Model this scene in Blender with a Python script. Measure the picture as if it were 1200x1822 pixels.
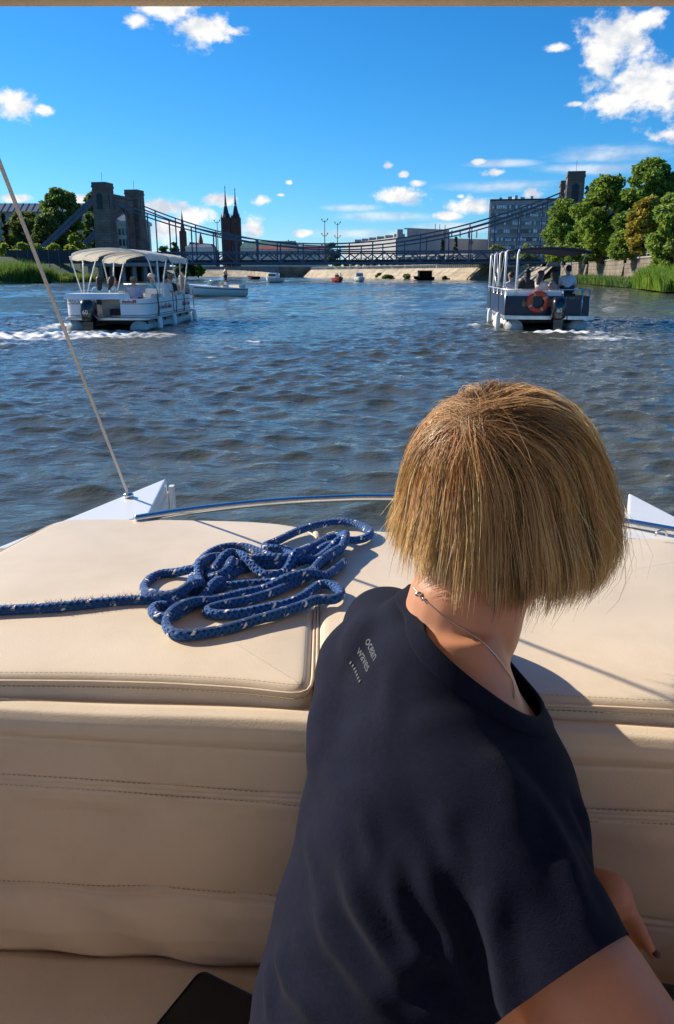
import bpy, bmesh, math, random
import numpy as np
from mathutils import Vector, Matrix
from mathutils.bvhtree import BVHTree

random.seed(7); rng = np.random.default_rng(7)
R_ = math.radians
scene = bpy.context.scene
for o in list(bpy.data.objects): bpy.data.objects.remove(o)

# ------------------------------------------------------------------ camera
H = 1.6                     # camera height above the river
PITCH = R_(17.15); FPX = 1376.0
cp_, sp_ = math.cos(PITCH), math.sin(PITCH)
cam = bpy.data.cameras.new('camera'); cam_o = bpy.data.objects.new('camera', cam)
scene.collection.objects.link(cam_o); scene.camera = cam_o
cam.sensor_fit = 'VERTICAL'; cam.sensor_height = 24.0; cam.lens = FPX/1822*24.0
cam.clip_start = 0.05; cam.clip_end = 9000
cam_o.location = (0, 0, H); cam_o.rotation_euler = (math.pi/2-PITCH, 0, 0)
scene.render.resolution_x = 674; scene.render.resolution_y = 1024

# ------------------------------------------------------------------ sun, exposure
SUN_EL = R_(29); SUN_AZ = R_(-60)          # azimuth from +Y, negative = left
S = Vector((math.sin(SUN_AZ)*math.cos(SUN_EL), math.cos(SUN_AZ)*math.cos(SUN_EL), math.sin(SUN_EL)))
sl = bpy.data.lights.new('sun', 'SUN'); sl.energy = 5.0; sl.angle = R_(0.53); sl.color = (1.0, 0.90, 0.76)
so = bpy.data.objects.new('sun', sl); scene.collection.objects.link(so)
so.rotation_euler = S.to_track_quat('Z', 'Y').to_euler(); so.location = (-30, 20, 40)
scene.view_settings.view_transform = 'Standard'; scene.view_settings.look = 'None'
scene.view_settings.exposure = 0.56; scene.view_settings.gamma = 1.0
scene.view_settings.use_curve_mapping = False
scene.render.engine = 'CYCLES'

# ------------------------------------------------------------------ pixel helpers (1200 x 1822 photograph)
def ray(u, v):
    cx = (u-600)/FPX; cy = (911-v)/FPX
    return Vector((cx, cp_+cy*sp_, -sp_+cy*cp_))
def W(u, v, Y):
    d = ray(u, v); t = Y/d.y
    return Vector((d.x*t, Y, H+d.z*t))
def G(u, v, z=0.0):
    d = ray(u, v); t = (z-H)/d.z
    return Vector((d.x*t, d.y*t, z))

# ------------------------------------------------------------------ world: sky and clouds
def build_world():
    w = bpy.data.worlds.new('World'); scene.world = w; w.cycles.sampling_method = 'MANUAL'; w.cycles.sample_map_resolution = 256; w.use_nodes = True
    nt = w.node_tree; N = nt.nodes; L = nt.links; N.clear()
    out = N.new('ShaderNodeOutputWorld')
    sky = N.new('ShaderNodeTexSky'); sky.sky_type = 'NISHITA'; sky.sun_disc = False
    sky.sun_elevation = SUN_EL; sky.sun_rotation = SUN_AZ
    sky.air_density = 1.0; sky.dust_density = 0.0; sky.ozone_density = 6.0; sky.altitude = 100
    # the clear, deep blue of the day: one tone curve per channel over the whole sky
    K = 0.13; spc = N.new('ShaderNodeSeparateColor'); L.new(sky.outputs[0], spc.inputs[0]); cmb = N.new('ShaderNodeCombineColor')
    for i, (pw, gain) in enumerate(((1.72, 0.56), (1.12, 0.64), (1.0, 0.79))):
        m0 = N.new('ShaderNodeMath'); m0.operation = 'MULTIPLY'; L.new(spc.outputs[i], m0.inputs[0]); m0.inputs[1].default_value = K
        m1 = N.new('ShaderNodeMath'); m1.operation = 'POWER'; L.new(m0.outputs[0], m1.inputs[0]); m1.inputs[1].default_value = pw
        m2 = N.new('ShaderNodeMath'); m2.operation = 'MULTIPLY'; L.new(m1.outputs[0], m2.inputs[0]); m2.inputs[1].default_value = gain/K
        L.new(m2.outputs[0], cmb.inputs[i])
    bg = N.new('ShaderNodeBackground'); bg.inputs['Strength'].default_value = K
    L.new(cmb.outputs[0], bg.inputs['Color'])
    tc = N.new('ShaderNodeTexCoord'); sx = N.new('ShaderNodeSeparateXYZ'); L.new(tc.outputs['Generated'], sx.inputs[0])
    def m(op, a, b=None, c=None, clamp=False):
        n = N.new('ShaderNodeMath'); n.operation = op; n.use_clamp = clamp
        for i, q in enumerate((a, b, c)):
            if q is None: continue
            if isinstance(q, (int, float)): n.inputs[i].default_value = q
            else: L.new(q, n.inputs[i])
        return n.outputs[0]
    az = m('ARCTAN2', sx.outputs[0], sx.outputs[1]); el = m('ARCSINE', sx.outputs[2])
    cb = N.new('ShaderNodeCombineXYZ'); L.new(az, cb.inputs[0]); L.new(el, cb.inputs[1])
    def noise(scale, detail, rough, off=(0, 0, 0), yscale=1.35):
        mp = N.new('ShaderNodeMapping'); mp.inputs['Location'].default_value = off
        mp.inputs['Scale'].default_value = (1, yscale, 1)
        L.new(cb.outputs[0], mp.inputs[0])
        n = N.new('ShaderNodeTexNoise'); n.inputs['Scale'].default_value = scale
        n.inputs['Detail'].default_value = detail; n.inputs['Roughness'].default_value = rough
        L.new(mp.outputs[0], n.inputs['Vector']); return n
    def masks(lst):
        cur = None
        for (a, e, ra, re) in lst:
            v1 = N.new('ShaderNodeVectorMath'); v1.operation = 'SUBTRACT'; L.new(cb.outputs[0], v1.inputs[0]); v1.inputs[1].default_value = (a, e, 0)
            v2 = N.new('ShaderNodeVectorMath'); v2.operation = 'MULTIPLY'; L.new(v1.outputs[0], v2.inputs[0]); v2.inputs[1].default_value = (1/ra, 1/re, 0)
            v3 = N.new('ShaderNodeVectorMath'); v3.operation = 'LENGTH'; L.new(v2.outputs[0], v3.inputs[0])
            k = m('SUBTRACT', 1.0, v3.outputs['Value'])
            cur = k if cur is None else m('MAXIMUM', cur, k)
        return cur
    def ang(u, v, ru, rv):
        d = ray(u, v).normalized(); k = 1/(FPX*1.08)
        return (math.atan2(d.x, d.y), math.asin(d.z), ru*k, rv*k)
    cum = [(295,14,62,30),(362,58,72,30),(250,40,34,16),(420,54,30,12),(28,190,46,28),(82,196,26,11),
           (1100,60,66,46),(1150,40,40,26),(1070,110,44,56),(1155,160,104,62),(1095,185,60,32),(1195,238,38,18),(992,85,24,8),(1200,130,60,40),
           (710,352,56,22),(745,326,20,8),(690,294,14,8),(720,310,12,6),(878,308,22,10),(852,288,20,6),
           (392,356,36,13),(466,357,22,12),(290,368,60,20),(340,385,46,22),(450,404,30,26),(300,410,60,26),(535,415,30,9),(845,366,56,24),(800,385,40,10),(945,344,20,16),
           (920,372,60,22),(150,356,30,12),(25,352,40,8),(515,324,10,5),(1020,185,18,6),(500,347,10,4),(820,350,12,5),(590,352,0.1,0.1)]
    cl = [ang(*c) for c in cum if c[2] > 1]
    r = random.Random(3)
    for k in range(12):                                  # the same kind of fair-weather clouds all round
        a = r.uniform(0.62, 2*math.pi-0.62); a = a if a < math.pi else a-2*math.pi
        e = r.uniform(0.06, 0.75); s_ = r.uniform(0.03, 0.09)
        cl.append((a, e, s_*1.3, s_*0.6))
    M1 = masks(cl)
    nz = noise(17.0, 6.0, 0.60); nzb = noise(48.0, 5.0, 0.62, (3.1, 1.7, 0))
    dens = m('ADD', m('ADD', m('MULTIPLY', M1, 1.0), m('MULTIPLY', m('SUBTRACT', nz.outputs['Fac'], 0.5), 1.5)), m('MULTIPLY', m('SUBTRACT', nzb.outputs['Fac'], 0.5), 1.7))
    mr = N.new('ShaderNodeMapRange'); mr.interpolation_type = 'SMOOTHSTEP'
    mr.inputs['From Min'].default_value = 0.08; mr.inputs['From Max'].default_value = 0.74; L.new(dens, mr.inputs['Value'])
    # thin streaks
    ci = [ang(*c) for c in [(1080,275,150,20),(900,330,130,14),(700,386,130,12),(1040,300,120,14),(620,370,70,8),(640,415,120,12),(900,290,90,9),(820,405,120,14)]]
    for k in range(4):
        a = r.uniform(0.7, 2*math.pi-0.7); a = a if a < math.pi else a-2*math.pi
        ci.append((a, r.uniform(0.08, 0.35), 0.14, 0.015))
    M2 = masks(ci); nz2 = noise(9.0, 4.0, 0.62, (7.7, 2.2, 0), 5.0)
    d2 = m('ADD', M2, m('MULTIPLY', m('SUBTRACT', nz2.outputs['Fac'], 0.5), 1.6))
    mr2 = N.new('ShaderNodeMapRange'); mr2.interpolation_type = 'SMOOTHSTEP'
    mr2.inputs['From Min'].default_value = 0.05; mr2.inputs['From Max'].default_value = 0.9; mr2.inputs['To Max'].default_value = 0.55; L.new(d2, mr2.inputs['Value'])
    fac = m('MAXIMUM', mr.outputs[0], mr2.outputs[0])
    # body of the cloud: thicker parts turned from the sun are greyer
    nz3 = noise(17.0, 3.0, 0.60, (0.011, -0.016, 0))
    sh = m('SUBTRACT', nz.outputs['Fac'], nz3.outputs['Fac'])
    shade = m('ADD', m('MULTIPLY', sh, 5.0), 0.60, clamp=True)
    rmp = N.new('ShaderNodeMix'); rmp.data_type = 'RGBA'
    rmp.inputs[6].default_value = (0.60, 0.66, 0.76, 1); rmp.inputs[7].default_value = (1.0, 0.98, 0.95, 1)
    L.new(shade, rmp.inputs[0])
    bg2 = N.new('ShaderNodeBackground'); bg2.inputs['Strength'].default_value = 0.72; L.new(rmp.outputs[2], bg2.inputs['Color'])
    mix = N.new('ShaderNodeMixShader'); L.new(fac, mix.inputs[0]); L.new(bg.outputs[0], mix.inputs[1]); L.new(bg2.outputs[0], mix.inputs[2])
    L.new(mix.outputs[0], out.inputs['Surface'])
build_world()

scene.cycles.use_denoising = True
scene.cycles.max_bounces = 12; scene.cycles.diffuse_bounces = 7; scene.cycles.glossy_bounces = 3; scene.cycles.transmission_bounces = 6; scene.cycles.transparent_max_bounces = 8

# ------------------------------------------------------------------ object helpers
COL = scene.collection
def tag(o, label=None, cat=None, group=None, kind=None):
    if label: o['label'] = label
    if cat: o['category'] = cat
    if group: o['group'] = group
    if kind: o['kind'] = kind
    return o
def empty(name, loc=(0, 0, 0), rz=0.0):
    o = bpy.data.objects.new(name, None); COL.objects.link(o)
    o.location = loc; o.rotation_euler = (0, 0, rz); o.empty_display_size = 0.1
    return o
def link_mesh(name, me, mat=None, parent=None, smooth=False):
    o = bpy.data.objects.new(name, me); COL.objects.link(o)
    if mat is not None:
        for mm in (mat if isinstance(mat, (list, tuple)) else [mat]): me.materials.append(mm)
    if parent is not None: o.parent = parent
    if smooth: me.polygons.foreach_set('use_smooth', [True]*len(me.polygons))
    return o
def inst(name, me, parent=None, loc=(0, 0, 0), rot=(0, 0, 0), scale=(1, 1, 1)):
    o = bpy.data.objects.new(name, me); COL.objects.link(o)
    o.parent = parent; o.location = loc; o.rotation_euler = rot; o.scale = scale
    return o
class MB:
    """collects shapes; build() links them as one mesh object"""
    def __init__(s): s.v = []; s.f = []; s.mi = []
    def add(s, vs, fs, mi=0):
        n = len(s.v); s.v += [tuple(q) for q in vs]; s.f += [tuple(i+n for i in f) for f in fs]; s.mi += [mi]*len(fs); return s
    def box(s, a, b, mi=0):
        x0, y0, z0 = a; x1, y1, z1 = b
        return s.add([(x0,y0,z0),(x1,y0,z0),(x1,y1,z0),(x0,y1,z0),(x0,y0,z1),(x1,y0,z1),(x1,y1,z1),(x0,y1,z1)],
                     [(0,3,2,1),(4,5,6,7),(0,1,5,4),(1,2,6,5),(2,3,7,6),(3,0,4,7)], mi)
    def hexa(s, lo, hi, mi=0):
        return s.add(list(lo)+list(hi), [(0,3,2,1),(4,5,6,7),(0,1,5,4),(1,2,6,5),(2,3,7,6),(3,0,4,7)], mi)
    def bar(s, p, q, w, h=None, mi=0, up=(0, 0, 1)):
        p = Vector(p); q = Vector(q); h = h or w; d = (q-p).normalized(); u = Vector(up)
        if abs(d.dot(u)) > 0.98: u = Vector((0, 1, 0))
        x = d.cross(u).normalized()*w/2; y = x.cross(d).normalized()*h/2
        return s.hexa([p-x-y, p+x-y, p+x+y, p-x+y], [q-x-y, q+x-y, q+x+y, q-x+y], mi)
    def tube(s, pts, r, n=8, mi=0, closed=False, caps=True):
        pts = [Vector(q) for q in pts]; m_ = len(pts)
        rs = r if isinstance(r, (list, tuple, np.ndarray)) else [r]*m_
        ref = None; rings = []
        for i, c in enumerate(pts):
            a = pts[(i-1) % m_] if (closed or i > 0) else pts[0]; b = pts[(i+1) % m_] if (closed or i < m_-1) else pts[-1]
            d = (b-a).normalized()
            if ref is None:
                ref = d.cross(Vector((0, 0, 1)))
                if ref.length < 0.1: ref = d.cross(Vector((0, 1, 0)))
            ref = (ref - d*ref.dot(d)).normalized(); q = d.cross(ref)
            rings.append([c + (ref*math.cos(2*math.pi*k/n)+q*math.sin(2*math.pi*k/n))*rs[i] for k in range(n)])
        vs = [p for r_ in rings for p in r_]; fs = []
        for i in range(m_ if closed else m_-1):
            j = (i+1) % m_
            for k in range(n):
                l = (k+1) % n; fs.append((i*n+k, i*n+l, j*n+l, j*n+k))
        if caps and not closed: fs += [tuple(range(n))[::-1], tuple((m_-1)*n+k for k in range(n))]
        return s.add(vs, fs, mi)
    def rings(s, rings, caps=True, mi=0, closed_loop=True):
        n = len(rings[0]); vs = [p for r_ in rings for p in r_]; fs = []
        for i in range(len(rings)-1):
            for k in range(n if closed_loop else n-1):
                l = (k+1) % n; fs.append((i*n+k, i*n+l, (i+1)*n+l, (i+1)*n+k))
        if caps: fs += [tuple(range(n))[::-1], tuple((len(rings)-1)*n+k for k in range(n))]
        return s.add(vs, fs, mi)
    def lathe(s, prof, c=(0, 0, 0), n=16, mi=0):
        return s.rings([[(c[0]+r*math.cos(2*math.pi*k/n), c[1]+r*math.sin(2*math.pi*k/n), c[2]+z) for k in range(n)] for r, z in prof], True, mi)
    def ell(s, c, r, rot=None, n=16, m_=10, mi=0):
        c = Vector(c); rs = []
        for i in range(1, m_):
            t = math.pi*i/m_
            ring = [Vector((r[0]*math.sin(t)*math.cos(2*math.pi*k/n), r[1]*math.sin(t)*math.sin(2*math.pi*k/n), -r[2]*math.cos(t))) for k in range(n)]
            rs.append([c+(rot @ q if rot else q) for q in ring])
        return s.rings(rs, True, mi)
    def cap(s, p, q, r0, r1, n=14, mi=0):
        """tapered capsule"""
        p = Vector(p); q = Vector(q); d = (q-p).normalized(); L_ = (q-p).length; pts = []; rs = []
        for a in (80, 60, 35, 12): pts.append(p - d*r0*math.sin(R_(a))); rs.append(r0*math.cos(R_(a)))
        for k in range(5): pts.append(p+d*L_*k/4); rs.append(r0+(r1-r0)*k/4)
        for a in (12, 35, 60, 80): pts.append(q + d*r1*math.sin(R_(a))); rs.append(r1*math.cos(R_(a)))
        return s.tube(pts, rs, n, mi)
    def prism(s, poly, z0, z1, mi=0):
        n = len(poly); vs = [(x, y, z0) for x, y in poly]+[(x, y, z1) for x, y in poly]
        fs = [tuple(range(n))[::-1], tuple(range(n, 2*n))]+[(k, (k+1) % n, n+(k+1) % n, n+k) for k in range(n)]
        return s.add(vs, fs, mi)
    def mesh(s, name, off=(0, 0, 0)):
        me = bpy.data.meshes.new(name); o = Vector(off)
        me.from_pydata([tuple(Vector(q)-o) for q in s.v] if o.length else s.v, [], s.f)
        if any(s.mi): me.polygons.foreach_set('material_index', s.mi)
        me.update(); return me
    def build(s, name, mat, parent=None, smooth=False, local=True):
        off = (0, 0, 0) if (local or parent is None) else parent.location
        return link_mesh(name, s.mesh(name, off), mat, parent, smooth)
def grid_mesh(name, P, cyc=False):
    """P: array (n,m,3) -> mesh"""
    n, m_ = P.shape[:2]; me = bpy.data.meshes.new(name)
    idx = np.arange(n*m_).reshape(n, m_)
    f = np.stack([idx[:-1, :-1], idx[:-1, 1:], idx[1:, 1:], idx[1:, :-1]], -1).reshape(-1, 4)
    raw_mesh(me, P.reshape(-1, 3), f); return me
def raw_mesh(me, V, F):
    V = np.asarray(V, np.float32); F = np.asarray(F, np.int32); k = F.shape[1]
    me.vertices.add(len(V)); me.vertices.foreach_set('co', V.ravel())
    me.loops.add(F.size); me.loops.foreach_set('vertex_index', F.ravel())
    me.polygons.add(len(F)); me.polygons.foreach_set('loop_start', np.arange(0, F.size, k, dtype=np.int32))
    me.update(calc_edges=True); me.validate()
def point_color(me, name, C):
    a = me.color_attributes.new(name, 'FLOAT_COLOR', 'POINT')
    C = np.asarray(C, np.float32)
    if C.shape[1] == 3: C = np.concatenate([C, np.ones((len(C), 1), np.float32)], 1)
    a.data.foreach_set('color', C.ravel())
def point_float(me, name, A):
    a = me.attributes.new(name, 'FLOAT', 'POINT'); a.data.foreach_set('value', np.asarray(A, np.float32))
def remesh(mb, name, voxel, iters=6, fac=0.5):
    me = mb.mesh(name+'_raw'); o = bpy.data.objects.new(name, me); COL.objects.link(o)
    r = o.modifiers.new('r', 'REMESH'); r.mode = 'VOXEL'; r.voxel_size = voxel; r.use_smooth_shade = True
    if iters:
        s_ = o.modifiers.new('s', 'SMOOTH'); s_.iterations = iters; s_.factor = fac
    dg = bpy.context.evaluated_depsgraph_get(); dg.update()
    out = bpy.data.meshes.new_from_object(o.evaluated_get(dg)); out.name = name
    bpy.data.objects.remove(o); bpy.data.meshes.remove(me)
    out.polygons.foreach_set('use_smooth', [True]*len(out.polygons)); out.materials.clear()
    return out
def text_mesh(body, size, off=0.0):
    c = bpy.data.curves.new('t', 'FONT'); c.body = body; c.size = size; c.align_x = 'CENTER'; c.align_y = 'CENTER'; c.offset = size*off
    o = bpy.data.objects.new('t', c); COL.objects.link(o)
    dg = bpy.context.evaluated_depsgraph_get(); dg.update()
    me = bpy.data.meshes.new_from_object(o.evaluated_get(dg)); bpy.data.objects.remove(o); me.materials.clear()
    return me

# ------------------------------------------------------------------ materials
def mat(name, col, rough=0.6, metal=0.0, var=0.12, scale=6.0, bump=0.0, bscale=40.0, spec=0.5, trans=0.0, alpha=1.0, coat=0.0, sheen=0.0, detail=4.0):
    m = bpy.data.materials.new(name); m.use_nodes = True; nt = m.node_tree; N = nt.nodes; L = nt.links
    b = N['Principled BSDF']; b.inputs['Roughness'].default_value = rough; b.inputs['Metallic'].default_value = metal
    b.inputs['Specular IOR Level'].default_value = spec; b.inputs['Transmission Weight'].default_value = trans
    b.inputs['Coat Weight'].default_value = coat; b.inputs['Alpha'].default_value = alpha; b.inputs['Sheen Weight'].default_value = sheen
    tc = N.new('ShaderNodeTexCoord')
    nz = N.new('ShaderNodeTexNoise'); nz.inputs['Scale'].default_value = scale; nz.inputs['Detail'].default_value = detail; nz.inputs['Roughness'].default_value = 0.6
    L.new(tc.outputs['Object'], nz.inputs['Vector'])
    mx = N.new('ShaderNodeMix'); mx.data_type = 'RGBA'
    mx.inputs[6].default_value = (*[max(0, c*(1-var)) for c in col], 1); mx.inputs[7].default_value = (*[min(1, c*(1+var)) for c in col], 1)
    mr = N.new('ShaderNodeMapRange'); mr.inputs['From Min'].default_value = 0.3; mr.inputs['From Max'].default_value = 0.7
    L.new(nz.outputs['Fac'], mr.inputs['Value']); L.new(mr.outputs[0], mx.inputs[0]); L.new(mx.outputs[2], b.inputs['Base Color'])
    if bump:
        n2 = N.new('ShaderNodeTexNoise'); n2.inputs['Scale'].default_value = bscale; n2.inputs['Detail'].default_value = 5
        L.new(tc.outputs['Object'], n2.inputs['Vector'])
        bp = N.new('ShaderNodeBump'); bp.inputs['Strength'].default_value = bump; bp.inputs['Distance'].default_value = 0.6/bscale
        L.new(n2.outputs['Fac'], bp.inputs['Height']); L.new(bp.outputs[0], b.inputs['Normal'])
    return m
def attr_mat(name, attr, rough=0.6, transl=0.0, spec=0.3):
    m = bpy.data.materials.new(name); m.use_nodes = True; nt = m.node_tree; N = nt.nodes; L = nt.links
    b = N['Principled BSDF']; b.inputs['Roughness'].default_value = rough; b.inputs['Specular IOR Level'].default_value = spec
    a = N.new('ShaderNodeAttribute'); a.attribute_name = attr; L.new(a.outputs['Color'], b.inputs['Base Color'])
    if transl:
        t = N.new('ShaderNodeBsdfTranslucent'); L.new(a.outputs['Color'], t.inputs['Color'])
        mx = N.new('ShaderNodeMixShader'); mx.inputs[0].default_value = transl
        L.new(b.outputs[0], mx.inputs[1]); L.new(t.outputs[0], mx.inputs[2]); L.new(mx.outputs[0], N['Material Output'].inputs['Surface'])
    return m
def stone_mat(name, c1, c2, mortar, bw=1.2, bh=0.5, rough=0.9, scale=1.0, msize=0.02):
    """coursed stone seen from afar; object coordinates, generated from x+y and z"""
    m = bpy.data.materials.new(name); m.use_nodes = True; nt = m.node_tree; N = nt.nodes; L = nt.links
    b = N['Principled BSDF']; b.inputs['Roughness'].default_value = rough; b.inputs['Specular IOR Level'].default_value = 0.2
    tc = N.new('ShaderNodeTexCoord'); sx = N.new('ShaderNodeSeparateXYZ'); L.new(tc.outputs['Object'], sx.inputs[0])
    ad = N.new('ShaderNodeMath'); ad.operation = 'ADD'; L.new(sx.outputs[0], ad.inputs[0]); L.new(sx.outputs[1], ad.inputs[1])
    cb = N.new('ShaderNodeCombineXYZ'); L.new(ad.outputs[0], cb.inputs[0]); L.new(sx.outputs[2], cb.inputs[1])
    br = N.new('ShaderNodeTexBrick'); br.inputs['Scale'].default_value = scale; br.inputs['Brick Width'].default_value = bw; br.inputs['Row Height'].default_value = bh
    br.inputs['Mortar Size'].default_value = msize; br.inputs['Color1'].default_value = (*c1, 1); br.inputs['Color2'].default_value = (*c2, 1); br.inputs['Mortar'].default_value = (*mortar, 1)
    L.new(cb.outputs[0], br.inputs['Vector'])
    nz = N.new('ShaderNodeTexNoise'); nz.inputs['Scale'].default_value = 0.35; nz.inputs['Detail'].default_value = 7; L.new(tc.outputs['Object'], nz.inputs['Vector'])
    mr = N.new('ShaderNodeMapRange'); mr.inputs['From Min'].default_value = 0.3; mr.inputs['From Max'].default_value = 0.7; mr.inputs['To Min'].default_value = 0.62; mr.inputs['To Max'].default_value = 1.25
    L.new(nz.outputs['Fac'], mr.inputs['Value'])
    vm = N.new('ShaderNodeVectorMath'); vm.operation = 'SCALE'; L.new(br.outputs['Color'], vm.inputs[0]); L.new(mr.outputs[0], vm.inputs['Scale'])
    L.new(vm.outputs[0], b.inputs['Base Color'])
    bp = N.new('ShaderNodeBump'); bp.inputs['Strength'].default_value = 0.5; bp.inputs['Distance'].default_value = 0.05
    L.new(br.outputs['Fac'], bp.inputs['Height']); bp.invert = True; L.new(bp.outputs[0], b.inputs['Normal'])
    return m

# ------------------------------------------------------------------ river
wr = np.random.default_rng(11)
WAVES = []
def _wv(n, lmin, lmax, slope, d0, spread):
    for k in range(n):
        lam = math.exp(wr.uniform(math.log(lmin), math.log(lmax)))
        th = d0 + wr.normal(0, spread)
        WAVES.append((2*math.pi/lam, math.cos(th), math.sin(th), slope*lam/(2*math.pi)*wr.uniform(0.6, 1.3), wr.uniform(0, 6.28)))
_wv(12, 2.6, 6.5, 0.016, R_(-105), 0.50)
_wv(22, 0.9, 2.4, 0.024, R_(-95), 0.60)
_wv(44, 0.18, 0.75, 0.052, R_(-100), 0.80)
def waves(X, Y, lam_min):
    Z = np.zeros_like(X); DX = np.zeros_like(X); DY = np.zeros_like(X)
    # gusts: patches of rougher and calmer water
    gust = 0.75+0.35*np.sin(0.21*X+0.05*Y+0.6)*np.sin(0.09*Y-0.11*X+1.9)+0.18*np.sin(0.53*X-0.31*Y)
    gust = np.clip(gust, 0.3, 1.25)
    for k, c, s_, a, ph in WAVES:
        if 2*math.pi/k < lam_min: continue
        t = k*(c*X+s_*Y)+ph
        Z += a*gust*np.sin(t); q = 1.0*a*gust*np.cos(t); DX += q*c; DY += q*s_
    return Z, DX, DY
# churned water: (x, y, rx, ry, yaw, strength)
FOAM = []
def foam_amount(X, Y):
    A = np.zeros_like(X)
    for (x, y, rx, ry, yaw, st) in FOAM:
        c, s_ = math.cos(yaw), math.sin(yaw); dx, dy = X-x, Y-y
        a = (c*dx+s_*dy)/rx; b = (-s_*dx+c*dy)/ry
        A = np.maximum(A, st*np.clip(1-np.sqrt(a*a+b*b), 0, 1)**0.8)
    return A
def water_material():
    m = bpy.data.materials.new('river_water'); m.use_nodes = True; nt = m.node_tree; N = nt.nodes; L = nt.links
    b = N['Principled BSDF']; b.inputs['Roughness'].default_value = 0.035; b.inputs['IOR'].default_value = 1.333
    b.inputs['Base Color'].default_value = (0.082, 0.082, 0.054, 1)
    tc = N.new('ShaderNodeTexCoord')
    def nz(scale, det, stretch=1.0):
        mp = N.new('ShaderNodeMapping'); mp.inputs['Scale'].default_value = (0.55*stretch, 1, 1); L.new(tc.outputs['Object'], mp.inputs[0])
        n = N.new('ShaderNodeTexNoise'); n.inputs['Scale'].default_value = scale; n.inputs['Detail'].default_value = det; n.inputs['Roughness'].default_value = 0.55
        L.new(mp.outputs[0], n.inputs['Vector']); return n.outputs['Fac']
    h = N.new('ShaderNodeMath'); h.operation = 'MULTIPLY_ADD'; L.new(nz(1.1, 3), h.inputs[0]); h.inputs[1].default_value = 2.2; L.new(nz(8.0, 6), h.inputs[2])
    bp = N.new('ShaderNodeBump'); bp.inputs['Strength'].default_value = 0.75; bp.inputs['Distance'].default_value = 0.045
    L.new(h.outputs[0], bp.inputs['Height']); L.new(bp.outputs[0], b.inputs['Normal'])
    at = N.new('ShaderNodeAttribute'); at.attribute_name = 'foam'
    f1 = nz(2.6, 9, 1.6); 
    ad = N.new('ShaderNodeMath'); ad.operation = 'ADD'; L.new(at.outputs['Fac'], ad.inputs[0]); L.new(f1, ad.inputs[1])
    mr = N.new('ShaderNodeMapRange'); mr.inputs['From Min'].default_value = 0.98; mr.inputs['From Max'].default_value = 1.22; L.new(ad.outputs[0], mr.inputs['Value'])
    fo = N.new('ShaderNodeBsdfPrincipled'); fo.inputs['Base Color'].default_value = (0.74, 0.75, 0.72, 1); fo.inputs['Roughness'].default_value = 0.7
    L.new(bp.outputs[0], fo.inputs['Normal'])
    mx = N.new('ShaderNodeMixShader'); L.new(mr.outputs[0], mx.inputs[0]); L.new(b.outputs[0], mx.inputs[1]); L.new(fo.outputs[0], mx.inputs[2])
    L.new(mx.outputs[0], N['Material Output'].inputs['Surface'])
    return m
M_WATER = water_material()
# wakes of the boats: left pontoon, right pontoon, runabout, small craft
FOAM += [(-6.9, 21.4, 3.8, 2.4, 0.05, 1.0), (-9.8, 20.4, 7.5, 2.5, 0.12, 0.92), (-13.5, 22.0, 7.0, 2.4, -0.2, 0.86), (-10.5, 17.6, 7.0, 1.9, 0.2, 0.74), (-11.5, 26, 3.0, 0.9, 0, 0.6), (-5.0, 20.6, 1.8, 0.8, 0, 0.62), (-4.4, 26.0, 0.8, 3.8, -0.05, 0.72), (-8.9, 25.0, 1.1, 4.0, 0, 0.7),
         (6.3, 22.2, 2.2, 1.6, 0.0, 1.0), (6.9, 20.2, 2.6, 1.7, 0.25, 0.70), (4.35, 25.0, 0.55, 3.0, -0.1, 0.66), (8.6, 21.0, 1.6, 0.7, 0.4, 0.5),
         (-2.0, 19.2, 0.42, 0.20, 0, 0.85), (-2.5, 15.7, 0.34, 0.16, 0, 0.72), (-2.3, 17.4, 0.5, 0.2, 0, 0.58), (4.9, 7.6, 0.5, 0.16, 0.2, 0.52), (-4.7, 9.4, 0.25, 0.12, 0.2, 0.55)]
def water_patch(name, x0, x1, y0, y1, d, lam_min, drop=None):
    xs = np.arange(x0, x1+d*0.5, d); ys = np.arange(y0, y1+d*0.5, d)
    X, Y = np.meshgrid(xs, ys, indexing='ij')
    Z, DX, DY = waves(X, Y, lam_min); Fo = foam_amount(X, Y)
    if d < 0.3:
        Z = Z + np.clip(Fo-0.35, 0, 1)*(0.13*np.sin(9*X+2*np.sin(4*Y))*np.sin(7*Y+3*np.sin(3*X)) + 0.08)
    if drop is not None:
        ins = (X > drop[0]) & (X < drop[1]) & (Y > drop[2]) & (Y < drop[3]); Z = np.where(ins, Z-0.7, Z)
    P = np.stack([X+DX, Y+DY, Z], -1)
    me = grid_mesh(name, P); point_float(me, 'foam', Fo.ravel())
    return me
def build_water():
    root = link_mesh('river', water_patch('river', -17, 17, -3, 31, 0.058, 0.2), M_WATER, smooth=True)
    tag(root, kind='structure')
    o = link_mesh('river_middle', water_patch('river_middle', -66, 70, -42, 131, 0.36, 0.8, (-16.4, 16.4, -2.4, 30.4)), M_WATER, smooth=True); tag(o, kind='structure')
    o = link_mesh('river_far', water_patch('river_far', -130, 130, -100, 480, 1.3, 2.6, (-64, 68, -40, 129)), M_WATER, smooth=True); tag(o, kind='structure')
    mb = MB(); B = 5000
    for a in ((-B,-B,-129,B), (129,-B,B,B), (-129,478,129,B), (-129,-B,129,-99)):
        mb.add([(a[0],a[1],-0.02),(a[2],a[1],-0.02),(a[2],a[3],-0.02),(a[0],a[3],-0.02)], [(0,1,2,3)])
    tag(mb.build('river_horizon', M_WATER), kind='structure')
build_water()

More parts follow.
